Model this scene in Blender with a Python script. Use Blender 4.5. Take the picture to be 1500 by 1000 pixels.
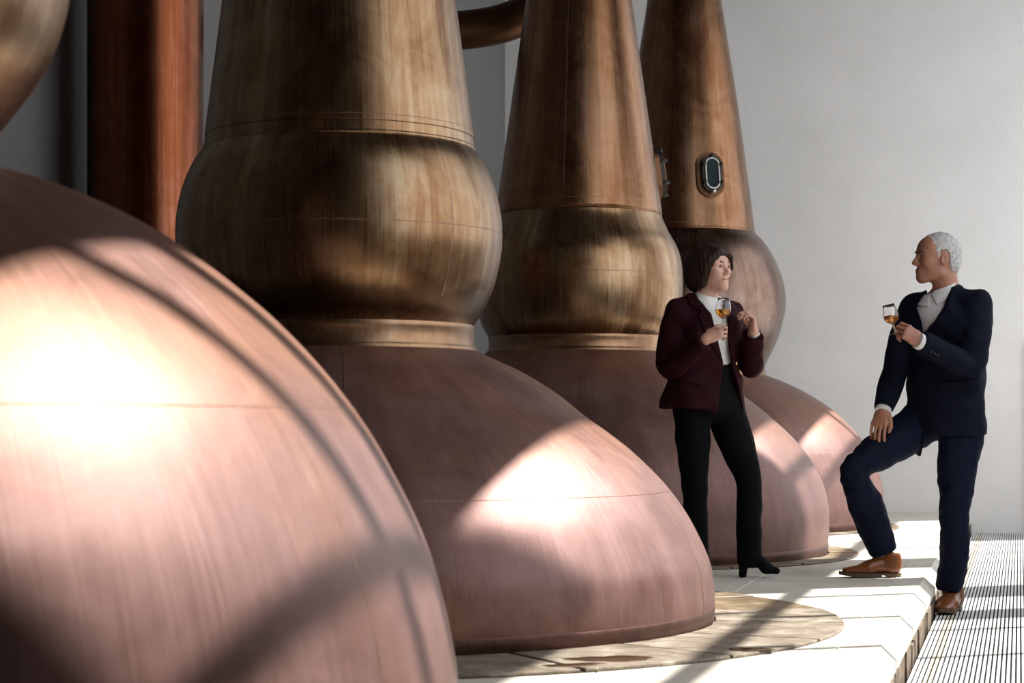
import bpy, bmesh, math, random
import numpy as np
from mathutils import Vector, Matrix

for _o in list(bpy.data.objects):
    bpy.data.objects.remove(_o)
SC = bpy.context.scene
C = SC.collection
R = math.radians

# ------------------------------------------------------------------ camera
F_PX, HORIZON, CAM_H, PHI = 2917.0, 625.0, 0.73, R(14.3)
CP, SP = math.cos(PHI), math.sin(PHI)
cam_d = bpy.data.cameras.new('camera')
cam_d.sensor_width = 36.0
cam_d.lens = F_PX / 1500.0 * 36.0
cam_d.shift_y = (HORIZON - 500.0) / 1500.0
cam_d.clip_start = 0.05
cam = bpy.data.objects.new('camera', cam_d)
C.objects.link(cam)
cam.location = (0, 0, CAM_H)
cam.rotation_euler = (R(90), 0, PHI)
SC.camera = cam
cam_d.dof.use_dof = True
cam_d.dof.focus_distance = 9.6
cam_d.dof.aperture_fstop = 5.6

def c2r(X, Z):
    """camera right / depth (metres) to room x, y"""
    return (X * CP - Z * SP, X * SP + Z * CP)

# ------------------------------------------------------------------ light
vs = SC.view_settings
vs.view_transform = 'Standard'
vs.look = 'None'
vs.gamma = 1.0
vs.use_curve_mapping = False
vs.exposure = 0.0
world = bpy.data.worlds.new('sky')
SC.world = world
world.use_nodes = True
_bg = world.node_tree.nodes['Background']
_bg.inputs[0].default_value = (0.94, 0.965, 1.0, 1)
_bg.inputs[1].default_value = 2.35

sun_d = bpy.data.lights.new('sun', 'SUN')
sun_d.energy = 10.0
sun_d.angle = R(0.65)
sun_d.color = (1.0, 0.95, 0.87)
sun = bpy.data.objects.new('sun', sun_d)
C.objects.link(sun)
SUN_AZ, SUN_EL = R(20), R(54)
_sx, _sy = c2r(math.cos(SUN_AZ), math.sin(SUN_AZ))
to_sun = Vector((_sx * math.cos(SUN_EL), _sy * math.cos(SUN_EL), math.sin(SUN_EL)))
sun.rotation_euler = to_sun.to_track_quat('Z', 'Y').to_euler()
sun.location = (8, 12, 9)

# room numbers (metres, room axes: y runs along the row of stills)
XL, XR, YB, YF, ZC, ZG = -4.5, 1.2, 17.4, -2.5, 7.0, -0.165
KERB = -0.40
# openings in the window wall: y0, y1, z0, z1
OPENINGS = [(4.48, 10.5, 1.25, 3.57), (10.97, 11.72, 0.35, 3.57), (12.48, 17.1, 0.35, 3.57),
            (4.48, 6.6, 3.67, 5.8), (6.6, 8.14, 3.67, 4.45), (8.14, 10.3, 3.67, 5.4), (12.48, 17.1, 3.67, 5.1)]
for y0, y1, z0, z1 in OPENINGS:
    ld = bpy.data.lights.new('window_portal', 'AREA')
    ld.shape = 'RECTANGLE'
    ld.size = y1 - y0
    ld.size_y = z1 - z0
    ld.cycles.is_portal = True
    lo = bpy.data.objects.new('window_portal', ld)
    C.objects.link(lo)
    lo.location = (XR + 0.06, (y0 + y1) / 2, (z0 + z1) / 2)
    lo.rotation_euler = Matrix(((0, 0, 1), (1, 0, 0), (0, 1, 0))).to_euler()

# ------------------------------------------------------------------ material helpers
class NT:
    def __init__(self, name):
        self.m = bpy.data.materials.new(name)
        self.m.use_nodes = True
        self.t = self.m.node_tree
        self.b = self.t.nodes['Principled BSDF']
        self.tc = None
    def node(self, typ, **kw):
        n = self.t.nodes.new(typ)
        for k, v in kw.items():
            setattr(n, k, v)
        return n
    def link(self, a, b):
        self.t.links.new(a, b)
    def coord(self, scale=(1, 1, 1), rot=(0, 0, 0)):
        if self.tc is None:
            self.tc = self.node('ShaderNodeTexCoord')
        mp = self.node('ShaderNodeMapping')
        mp.inputs['Scale'].default_value = scale
        mp.inputs['Rotation'].default_value = rot
        self.link(self.tc.outputs['Object'], mp.inputs[0])
        return mp.outputs[0]
    def noise(self, vec, scale=5, detail=4, rough=.6, dist=0):
        n = self.node('ShaderNodeTexNoise')
        n.inputs['Scale'].default_value = scale
        n.inputs['Detail'].default_value = detail
        n.inputs['Roughness'].default_value = rough
        n.inputs['Distortion'].default_value = dist
        self.link(vec, n.inputs['Vector'])
        return n.outputs[0]
    def ramp(self, fac, stops):
        n = self.node('ShaderNodeValToRGB')
        cr = n.color_ramp
        while len(cr.elements) < len(stops):
            cr.elements.new(0.5)
        for e, (p, c) in zip(cr.elements, stops):
            e.position = p
            e.color = (*c, 1) if len(c) == 3 else c
        self.link(fac, n.inputs[0])
        return n.outputs[0]
    def math(self, op, a, b=None):
        n = self.node('ShaderNodeMath', operation=op)
        for i, v in enumerate((a, b)):
            if v is None:
                continue
            if isinstance(v, (int, float)):
                n.inputs[i].default_value = v
            else:
                self.link(v, n.inputs[i])
        return n.outputs[0]
    def mix(self, fac, a, b, blend='MIX'):
        n = self.node('ShaderNodeMix', data_type='RGBA', blend_type=blend)
        for i, v in ((0, fac), (6, a), (7, b)):
            if isinstance(v, (int, float)):
                n.inputs[i].default_value = v
            elif isinstance(v, tuple):
                n.inputs[i].default_value = (*v, 1)
            else:
                self.link(v, n.inputs[i])
        return n.outputs[2]
    def mapr(self, v, a, b, c, d):
        n = self.node('ShaderNodeMapRange')
        for i, q in enumerate((a, b, c, d)):
            n.inputs[i + 1].default_value = q
        self.link(v, n.inputs[0])
        return n.outputs[0]
    def bump(self, hgt, strength=.3, dist=.01):
        n = self.node('ShaderNodeBump')
        n.inputs['Strength'].default_value = strength
        n.inputs['Distance'].default_value = dist
        self.link(hgt, n.inputs['Height'])
        self.link(n.outputs[0], self.b.inputs['Normal'])
    def set(self, **kw):
        for k, v in kw.items():
            k = k.replace('_', ' ')
            if isinstance(v, (int, float)):
                self.b.inputs[k].default_value = v
            elif isinstance(v, tuple):
                self.b.inputs[k].default_value = (*v, 1)
            else:
                self.link(v, self.b.inputs[k])
        return self.m

def plain(name, col, rough=.6, metal=0, var=0.0, scale=40, bump=0, **kw):
    n = NT(name)
    c = col
    if var or bump:
        nz = n.noise(n.coord(), scale, 5)
        if var:
            lo = tuple(max(0, x * (1 - var)) for x in col)
            hi = tuple(min(1, x * (1 + var)) for x in col)
            c = n.ramp(nz, [(.3, lo), (.7, hi)])
        if bump:
            n.bump(nz, bump, .003)
    return n.set(Base_Color=c, Roughness=rough, Metallic=metal, **kw)

def cylcoord(n, kt, kz):
    """angle round the vertical axis and height: streaks run down the surface"""
    if n.tc is None:
        n.tc = n.node('ShaderNodeTexCoord')
    s = n.node('ShaderNodeSeparateXYZ')
    n.link(n.tc.outputs['Object'], s.inputs[0])
    th = n.math('ARCTAN2', s.outputs[1], s.outputs[0])
    cb = n.node('ShaderNodeCombineXYZ')
    n.link(n.math('MULTIPLY', th, kt), cb.inputs[0])
    n.link(n.math('MULTIPLY', s.outputs[2], kz), cb.inputs[1])
    return cb.outputs[0], s.outputs[2]

def copper(name, stops, rough=(.3, .5), metal=.9, kt=14, kz=1.2, stain=None, tint=None):
    n = NT(name)
    v1, z = cylcoord(n, kt, kz)
    v2, _ = cylcoord(n, kt * 14, kz * 2.5)
    v3, _ = cylcoord(n, kt * .35, kz * 2.2)
    a = n.noise(v1, 1.0, 6, .65, .6)          # broad runs
    b = n.noise(v2, 1.0, 4, .75)              # hairline brushing
    c = n.noise(n.coord(), 3.1, 7, .62, .8)   # blotchy patina
    d = n.noise(v3, 1.0, 5, .6, 1.0)
    f = n.math('ADD', n.math('ADD', n.math('MULTIPLY', a, .20), n.math('MULTIPLY', b, .22)),
               n.math('ADD', n.math('MULTIPLY', c, .33), n.math('MULTIPLY', d, .25)))
    col = n.ramp(f, stops)
    if tint:
        big = n.noise(n.coord(), 1.25, 4, .55, .4)
        col = n.mix(n.mapr(big, .40, .60, 0, 1), n.mix(1.0, col, tint[0], 'MULTIPLY'), n.mix(1.0, col, tint[1], 'MULTIPLY'))
    if stain:
        z0, z1, sc = stain
        dd = n.math('ADD', z, n.math('MULTIPLY', n.math('SUBTRACT', c, .5), .16))
        up = n.mapr(dd, z0 - .015, z0 + .015, 0, 1)
        dn = n.mapr(dd, z1 - .03, z1 + .03, 1, 0)
        col = n.mix(n.math('MULTIPLY', n.math('MULTIPLY', up, dn), .8), col, sc)
    n.bump(n.math('ADD', n.math('MULTIPLY', b, .6), c), .13, .006)
    return n.set(Base_Color=col, Metallic=metal, Roughness=n.mapr(n.math('ADD', n.math('MULTIPLY', b, .5), n.math('MULTIPLY', c, .5)), .35, .65, *rough))

NECK_STOPS = [(.36, (.105, .050, .024)), (.45, (.19, .102, .050)), (.52, (.27, .17, .095)), (.60, (.37, .275, .175)), (.68, (.45, .37, .26))]
RED_STOPS = [(.30, (.09, .038, .018)), (.44, (.18, .082, .038)), (.55, (.27, .15, .085)), (.70, (.38, .27, .19))]
POT_STOPS = [(.36, (.115, .060, .046)), (.46, (.18, .102, .080)), (.55, (.24, .148, .120)), (.66, (.32, .222, .192))]
M_POT = copper('copper_pot', POT_STOPS, (.40, .54), .45, 9, 1.0, tint=((1.05, .84, .68), (.92, .84, .94)))
M_NECK = copper('copper_neck', NECK_STOPS, (.20, .36), 1.0, 14, .8)
M_NECK_RED = copper('copper_neck_red', RED_STOPS, (.20, .34), 1.0, 12, .7)
M_BALL = copper('copper_ball', NECK_STOPS, (.20, .36), 1.0, 14, 1.0, stain=(1.13, 1.24, (.03, .014, .008)))
M_BALL_MAUVE = copper('copper_ball_mauve', [(.36, (.085, .045, .03)), (.47, (.165, .10, .072)), (.57, (.235, .165, .135)), (.68, (.31, .25, .24))], (.20, .34), 1.0, 12, 1.0)
M_COLLAR = copper('copper_collar', [(.3, (.12, .058, .03)), (.5, (.28, .165, .095)), (.65, (.42, .31, .225))], (.26, .42), 1.0, 10, 5)
M_PIPE = copper('copper_pipe', [(.3, (.075, .02, .009)), (.5, (.17, .052, .023)), (.68, (.30, .13, .085))], (.2, .3), 1.0, 16, .3)
M_DARKPIPE = copper('copper_dark', [(.3, (.05, .024, .012)), (.5, (.14, .07, .035)), (.7, (.25, .14, .08))], (.35, .5), .9, 8, 2)
M_SEAM = plain('copper_seam', (.27, .16, .115), .45, .9, .4, 25)
M_RIM = copper('base_rim', [(.35, (.05, .024, .02)), (.52, (.12, .062, .052)), (.66, (.22, .12, .10))], (.4, .55), .85, 12, 4)
M_IRON = plain('dark_iron', (.035, .032, .03), .5, .6, .3, 90)
M_STEEL = plain('steel_bezel', (.62, .6, .57), .3, 1)
M_SIGHT = NT('sight_glass').set(Base_Color=(.012, .03, .035), Roughness=.06, Coat_Weight=.6)

def wall_mat(name='plaster', k=1.0):
    n = NT(name)
    a = n.noise(n.coord(), 1.3, 6, .6)
    b = n.noise(n.coord(), 16, 6, .6, .5)
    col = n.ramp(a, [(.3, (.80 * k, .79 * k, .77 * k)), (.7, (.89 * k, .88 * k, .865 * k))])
    n.bump(n.math('ADD', n.math('MULTIPLY', a, 2.0), b), .16, .02)
    return n.set(Base_Color=col, Roughness=.85)
M_WALL = wall_mat()
M_WALL_SHADE = wall_mat('shade_toned_plaster', .22)  # same plaster darkened: the side wall's shade is put into its colour
M_CEIL = plain('dark_timber', (.06, .045, .035), .8, 0, .3, 8)
M_DARKWALL = plain('dark_stone_wall', (.035, .03, .027), .9, 0, .3, 5)
def stone(name, a, b, c, sc=6, bump=.25, rough=.75):
    n = NT(name)
    v = n.noise(n.coord((1, 1, 1)), sc, 7, .65, .5)
    w = n.noise(n.coord((3, 22, 3)), 3, 5, .6)
    f = n.math('ADD', n.math('MULTIPLY', v, .65), n.math('MULTIPLY', w, .35))
    n.bump(f, bump, .01)
    return n.set(Base_Color=n.ramp(f, [(.33, a), (.5, b), (.64, c)]), Roughness=rough)
M_FLAG = stone('pale_flagstone', (.56, .52, .44), (.67, .635, .56), (.74, .71, .645), 5, .12)
M_PAD = stone('worn_pad_stone', (.085, .065, .045), (.22, .18, .135), (.42, .38, .315), 7, 1.0)
M_PAD_WET = stone('stained_pad_stone', (.07, .045, .022), (.19, .135, .075), (.36, .30, .21), 6, 1.0, .5)
M_BROWN = stone('rough_brown_stone', (.05, .036, .025), (.13, .095, .065), (.26, .21, .16), 14, .9)
M_DIRT = plain('dark_joint_dirt', (.05, .038, .026), .9, 0, .4, 40)
M_BED = plain('mortar_bed', (.36, .31, .24), .9, 0, .3, 20)
M_PIT = plain('pit_floor', (.015, .015, .016), .9)
M_SLAT = plain('grey_slat', (.78, .79, .80), .5, 0, .12, 30)
M_SLAT_REFLECT = plain('slat_reflection_tint', (.68, .63, .48), .5, 0, .12, 30)  # cream tint stands in for a yellowish reflection on two slats
M_ROD = plain('black_rod', (.012, .012, .013), .6)
M_FRAME = plain('window_frame_paint', (.30, .31, .32), .5)
M_PUDDLE = NT('brown_puddle').set(Base_Color=(.05, .03, .012), Roughness=.02, IOR=1.33)

# ------------------------------------------------------------------ mesh helpers
def link(o, parent=None):
    C.objects.link(o)
    if parent is not None:
        o.parent = parent
    return o

def mesh_np(name, V, Q, mat, parent=None, smooth=True):
    """fast mesh from numpy vertices and faces of equal size"""
    V = np.asarray(V, dtype=np.float32)
    Q = np.asarray(Q, dtype=np.int32)
    me = bpy.data.meshes.new(name)
    n = Q.shape[1]
    me.vertices.add(len(V))
    me.vertices.foreach_set('co', V.ravel())
    me.loops.add(Q.size)
    me.loops.foreach_set('vertex_index', Q.ravel())
    me.polygons.add(len(Q))
    me.polygons.foreach_set('loop_start', np.arange(0, Q.size, n, dtype=np.int32))
    me.update(calc_edges=True)
    if smooth:
        me.polygons.foreach_set('use_smooth', np.ones(len(Q), dtype=bool))
    me.materials.append(mat)
    return link(bpy.data.objects.new(name, me), parent)

def pyd(name, V, Fc, mat, parent=None, smooth=False, bevel=0):
    me = bpy.data.meshes.new(name)
    me.from_pydata([tuple(v) for v in V], [], Fc)
    bm = bmesh.new()
    bm.from_mesh(me)
    bmesh.ops.recalc_face_normals(bm, faces=bm.faces)
    if bevel:
        bmesh.ops.bevel(bm, geom=bm.edges[:], offset=bevel, segments=2, affect='EDGES', profile=.6)
    bm.to_mesh(me)
    bm.free()
    if smooth:
        for p in me.polygons:
            p.use_smooth = True
    me.materials.append(mat)
    return link(bpy.data.objects.new(name, me), parent)

def box(name, lo, hi, mat, parent=None, bevel=0):
    V = [(x, y, z) for x in (lo[0], hi[0]) for y in (lo[1], hi[1]) for z in (lo[2], hi[2])]
    Fc = [(0, 1, 3, 2), (4, 6, 7, 5), (0, 4, 5, 1), (2, 3, 7, 6), (0, 2, 6, 4), (1, 5, 7, 3)]
    return pyd(name, V, Fc, mat, parent, False, bevel)

def lathe(name, prof, mat, parent=None, seg=160, closed=False, smooth=True):
    prof = np.array(prof, dtype=float)
    t = np.linspace(0, 2 * np.pi, seg, endpoint=False)
    V = np.stack([np.outer(np.cos(t), prof[:, 0]), np.outer(np.sin(t), prof[:, 0]), np.tile(prof[:, 1], (seg, 1))], -1).reshape(-1, 3)
    n = len(prof)
    Q = []
    m = n if closed else n - 1
    i = np.arange(seg)[:, None]
    j = np.arange(m)[None, :]
    a = i * n + j
    b = ((i + 1) % seg) * n + j
    c = ((i + 1) % seg) * n + (j + 1) % n
    d = i * n + (j + 1) % n
    Q = np.stack([a, b, c, d], -1).reshape(-1, 4)
    return mesh_np(name, V, Q, mat, parent, smooth)

def catmull(P, sub=8):
    P = np.array(P, dtype=float)
    out = []
    Q = np.vstack([2 * P[0] - P[1], P, 2 * P[-1] - P[-2]])
    for i in range(1, len(Q) - 2):
        for t in np.linspace(0, 1, sub, endpoint=False):
            p0, p1, p2, p3 = Q[i - 1], Q[i], Q[i + 1], Q[i + 2]
            out.append(.5 * ((2 * p1) + (-p0 + p2) * t + (2 * p0 - 5 * p1 + 4 * p2 - p3) * t * t + (-p0 + 3 * p1 - 3 * p2 + p3) * t ** 3))
    out.append(P[-1])
    return np.array(out)

def tube(name, pts, rad, mat, parent=None, seg=20, caps=True):
    pts = np.array(pts, dtype=float)
    rad = np.broadcast_to(np.array(rad, dtype=float), (len(pts),))
    tan = np.gradient(pts, axis=0)
    tan /= np.linalg.norm(tan, axis=1)[:, None]
    up = np.array([0, 0, 1.0]) if abs(tan[0][2]) < .9 else np.array([1.0, 0, 0])
    V, Fc = [], []
    u = np.cross(tan[0], up); u /= np.linalg.norm(u)
    for p, t, r in zip(pts, tan, rad):
        u = u - t * np.dot(u, t); u /= np.linalg.norm(u)
        w = np.cross(t, u)
        for k in range(seg):
            a = 2 * math.pi * k / seg
            V.append(p + r * (math.cos(a) * u + math.sin(a) * w))
    n = len(pts)
    for i in range(n - 1):
        for k in range(seg):
            Fc.append((i * seg + k, i * seg + (k + 1) % seg, (i + 1) * seg + (k + 1) % seg, (i + 1) * seg + k))
    if caps:
        Fc.append(tuple(range(seg))[::-1])
        Fc.append(tuple(range((n - 1) * seg, n * seg)))
    return pyd(name, V, Fc, mat, parent, True)

def empty(name, loc, rz=0):
    o = bpy.data.objects.new(name, None)
    C.objects.link(o)
    o.location = loc
    o.rotation_euler = (0, 0, rz)
    return o

def tag(o, label, cat, group=None, kind=None):
    o['label'] = label
    o['category'] = cat
    if group:
        o['group'] = group
    if kind:
        o['kind'] = kind
    return o

def struct(o, label=None, cat=None):
    o['kind'] = 'structure'
    if label:
        o['label'] = label
        o['category'] = cat
    return o

# ------------------------------------------------------------------ the building
struct(box('wall_left', (XL - .3, YF - .3, -.6), (XL, YB + .3, ZC), M_WALL_SHADE), 'plaster side wall toned dark for shade behind the copper stills', 'wall')
struct(box('wall_back', (XL, YB, -.6), (XR + .35, YB + .3, ZC), M_WALL), 'pale grey plaster end wall behind the man', 'wall')
struct(box('wall_front', (XL, YF - .3, -.6), (XR + .35, YF, ZC), M_DARKWALL), 'dark stone end wall facing the row of stills', 'wall')
struct(box('ceiling', (XL - .3, YF - .3, ZC), (XR + .35, YB + .3, ZC + .2), M_CEIL), 'plain high ceiling over the still house', 'ceiling')
struct(box('trim_1', (.055, YB - .025, ZG + .01), (.085, YB, 1.45), M_WALL), 'thin white upright strip on the end wall', 'trim')

# window wall: solid panels round the openings
wr = struct(empty('wall_right', (XR, 0, 0)), 'window wall of tall openings and piers facing the stills', 'wall')
X0, X1 = 0.0, .05
def wbox(name, y0, y1, z0, z1, m=M_WALL, x0=X0, x1=X1, par=None):
    return box(name, (x0, y0, z0), (x1, y1, z1), m, par or wr)
wbox('sill_panel', YF, YB, -.6, .35)
wbox('sill_panel', 4.48, 10.5, .35, 1.25)  # unseen raised sill, added to cut fill light from the near windows
wbox('transom_beam', YF, YB, 3.57, 3.67)
for a, b in ((YF, 4.48), (10.5, 10.97), (11.72, 12.48), (17.1, YB)):
    wbox('pier', a, b, .35, 3.57)
for a, b in ((YF, 4.48), (10.3, 12.48), (17.1, YB)):
    wbox('pier', a, b, 3.67, ZC)
for a, b, z in ((4.48, 6.6, 5.8), (6.6, 8.14, 4.45), (8.14, 10.3, 5.4), (12.48, 17.1, 5.1)):
    wbox('head_panel', a, b, z, ZC)
def window(k, y0, y1, z0, z1, mull, bars, w=.045):
    o = struct(empty('window_%d' % k, (XR, 0, 0)))
    for y in mull:
        box('mullion', (.0, y - w / 2, z0), (.04, y + w / 2, z1), M_FRAME, o)
    for z, t in bars:
        box('glazing_bar', (.0, y0, z - t / 2), (.04, y1, z + t / 2), M_FRAME, o)
    return o
window(1, 4.48, 10.5, 1.25, 3.57, [10.02 - 1.07 * i for i in range(6)], [])
window(2, 12.48, 17.1, .35, 3.57, [13.5, 14.5, 15.5, 16.5], [])
window(3, 4.48, 6.6, 3.67, 5.8, [5.12], [(4.40, .08)], .04)
box('mullion', (.0, 5.41, 3.67), (.04, 5.50, 5.8), M_FRAME, bpy.data.objects['window_3'])
window(4, 12.48, 17.1, 3.67, 5.1, [14.2, 16.0], [(4.5, .10)], .04)
window(5, 6.6, 10.3, 3.67, 4.45, [9.2], [], .04)

# floor: mortar bed, flagstones, kerb, pit
floor = struct(box('floor', (XL, YF, -.6), (KERB - .07, YB, -.014), M_BED), 'pale worn stone floor beside the stills', 'floor')
struct(box('floor_pit', (KERB - .07, YF, -.6), (XR, YB, -.45), M_PIT), 'dark pit floor under the slatted grating', 'floor')

def slab_verts(outline, z0, z1, bev, rnd=None):
    """prism with a small sloped arris all round the top"""
    n = len(outline)
    cx = sum(p[0] for p in outline) / n
    cy = sum(p[1] for p in outline) / n
    V = [(x, y, z0) for x, y in outline] + [(x, y, z1 - bev) for x, y in outline]
    for x, y in outline:
        d = math.hypot(cx - x, cy - y)
        V.append((x + (cx - x) / d * bev * 1.4, y + (cy - y) / d * bev * 1.4, z1))
    Fc = [tuple(range(2 * n, 3 * n))]
    for i in range(n):
        j = (i + 1) % n
        Fc += [(i, j, n + j, n + i), (n + i, n + j, 2 * n + j, 2 * n + i)]
    return V, Fc

random.seed(5)
# courses of flagstones (lateral bands), joints staggered
bands = [(-.585, -1.22), (-1.225, -1.9), (-1.905, -2.9), (-2.905, -3.7), (-3.705, -4.49)]
for bi, (xa, xb) in enumerate(bands):
    y = YF + .02
    k = 0
    while y < YB - .02:
        L = random.uniform(.95, 1.45) if bi else random.uniform(1.3, 2.2)
        y1 = min(y + L, YB - .004)
        if y1 > 2.0:
            V, Fc = slab_verts([(xb, y), (xa, y), (xa, y1), (xb, y1)], -.014, random.uniform(-.001, .001), .003)
            pyd('flagstone', V, Fc, M_FLAG, floor)
        y = y1 + .005
# kerb stones: chamfered nose, rough brown lower course
y = 1.0
while y < YB - .02:
    y1 = min(y + random.uniform(1.1, 1.9), YB - .003)
    sec = [(-.58, -.014), (-.58, 0), (-.448, 0), (KERB, -.052), (KERB, -.085), (KERB - .066, -.085), (KERB - .066, -.014)]
    V = [(a, yy, b) for yy in (y, y1) for a, b in sec]
    n = len(sec)
    Fc = [tuple(range(n)), tuple(range(n, 2 * n))] + [(i, (i + 1) % n, n + (i + 1) % n, n + i) for i in range(n)]
    pyd('kerb_stone', V, Fc, M_FLAG, floor)
    y = y1 + .004
y = 1.0
while y < YB - .02:
    y1 = min(y + random.uniform(.18, .5), YB - .003)
    d = random.uniform(-.006, .008)
    box('rough_stone', (KERB - .06, y, -.45), (KERB + d, y1 - .008, -.088 + random.uniform(-.01, .002)), M_BROWN, floor, .006)
    y = y1

# grating
gr = empty('floor_grating', (0, 0, ZG))
tag(gr, 'slatted walkway grating of long pale grey slats below the stone kerb', 'grating')
pitch, x = .0178, KERB + .022
y0, y1 = 1.0, YB - .01
me_slat = None
i = 0
while x < XR - .02:
    if me_slat is None:
        o = box('slat', (-.0052, y0, -.022), (.0052, y1, 0), M_SLAT, gr, .0012)
        me_slat = o.data
        me_reflect = me_slat.copy()
        me_reflect.materials[0] = M_SLAT_REFLECT
    else:
        o = link(bpy.data.objects.new('slat', me_reflect if i in (3, 4) else me_slat), gr)
    o.location.x = x
    x += pitch
    i += 1
V, Fc = [], []
yy = y0 + .02
while yy < y1:
    b = len(V)
    for dx in (KERB + .014, XR - .012):
        for dy, dz in ((-.005, -.016), (.005, -.016), (.005, -.005), (-.005, -.005)):
            V.append((dx, yy + dy, dz))
    Fc += [(b + q, b + (q + 1) % 4, b + 4 + (q + 1) % 4, b + 4 + q) for q in range(4)] + [(b, b + 3, b + 2, b + 1), (b + 4, b + 5, b + 6, b + 7)]
    yy += .045
o = pyd('cross_rods', V, Fc, M_ROD, gr)
o['kind'] = 'stuff'
xx = KERB + .012
for xx in (KERB + .05, .1, .6, 1.1):
    box('bearer', (xx, y0, -.285), (xx + .04, y1, -.022), M_ROD, gr)

# ------------------------------------------------------------------ stills
DOME2 = [(1.416, .0), (1.422, .05), (1.424, .10), (1.418, .16), (1.404, .23), (1.363, .323), (1.311, .417), (1.23, .523), (1.124, .628), (1.032, .702), (.938, .769), (.83, .855), (.70, .936), (.60, .983), (.513, 1.022)]
DOME3 = [(1.432, 0), (1.440, .08), (1.444, .17), (1.442, .27), (1.418, .38), (1.37, .49), (1.29, .61), (1.19, .715), (1.06, .83), (.92, .935), (.76, 1.04), (.64, 1.108), (.53, 1.166)]
DOME4 = [(1.436, 0), (1.443, .08), (1.447, .18), (1.435, .32), (1.39, .46), (1.31, .61), (1.2, .745), (1.06, .87), (.88, .985), (.72, 1.062), (.597, 1.108)]
DOME1 = [(1.432, 0), (1.442, .1), (1.440, .204), (1.431, .274), (1.410, .372), (1.382, .47), (1.34, .57), (1.269, .702), (1.199, .803), (1.128, .886), (1.056, .958), (.985, 1.018), (.914, 1.073), (.843, 1.121), (.773, 1.16), (.702, 1.193), (.632, 1.22), (.54, 1.245), (.47, 1.255)]
BALL2 = [(.511, 1.115), (.55, 1.177), (.588, 1.264), (.6126, 1.37), (.62, 1.457), (.6126, 1.554), (.588, 1.65), (.554, 1.727), (.513, 1.784)]
BALL3 = [(.525, 1.252), (.548, 1.285), (.574, 1.344), (.597, 1.44), (.606, 1.55), (.5975, 1.69), (.57, 1.779), (.525, 1.86), (.49, 1.935), (.478, 1.99)]
BALL4 = [(.592, 1.18), (.68, 1.36), (.728, 1.52), (.744, 1.651), (.72, 1.8126), (.6546, 1.9737), (.584, 2.086), (.52, 2.151)]
BALL1 = [(.465, 1.315), (.508, 1.369), (.542, 1.415), (.574, 1.46), (.60, 1.51), (.622, 1.57), (.64, 1.66), (.64, 1.78), (.61, 1.92), (.55, 2.03), (.50, 2.08)]
NECK2 = [(.512, 1.79), (.509, 1.83), (.505, 1.88), (.443, 2.36), (.36, 3.05), (.27, 3.8), (.21, 4.3)]
NECK3 = [(.478, 1.99), (.473, 2.065), (.309, 3.22), (.24, 3.75), (.21, 4.1)]
NECK4 = [(.518, 2.155), (.512, 2.215), (.398, 3.07), (.272, 3.877), (.22, 4.3)]
NECK1 = [(.50, 2.085), (.49, 2.15), (.4, 2.9), (.3, 3.7), (.22, 4.3)]

def ring(name, r, z, t, mat, par, h=None):
    h = h or t
    p = [(r + t * math.cos(a), z + h * math.sin(a)) for a in np.linspace(0, 2 * math.pi, 10, endpoint=False)]
    return lathe(name, p, mat, par, 160, True)

def rz_at(prof, z):
    zs = [p[1] for p in prof]
    return float(np.interp(z, zs, [p[0] for p in prof]))

def vseam(par, prof, th, z0, z1, mat=M_SEAM, w=.0025, proud=.0004):
    """thin welded seam running up the surface at angle th"""
    P = catmull(prof, 6)
    P = P[(P[:, 1] >= z0) & (P[:, 1] <= z1)]
    V, Fc = [], []
    for r, z in P:
        for s in (-1, 1):
            a = th + s * w / max(r, .1)
            V.append(((r + proud) * math.cos(a), (r + proud) * math.sin(a), z))
        V.append(((r - .004) * math.cos(th), (r - .004) * math.sin(th), z))
    for i in range(len(P) - 1):
        for q in range(3):
            Fc.append((3 * i + q, 3 * i + (q + 1) % 3, 3 * i + 3 + (q + 1) % 3, 3 * i + 3 + q))
    return pyd('seam', V, Fc, mat, par)

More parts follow.
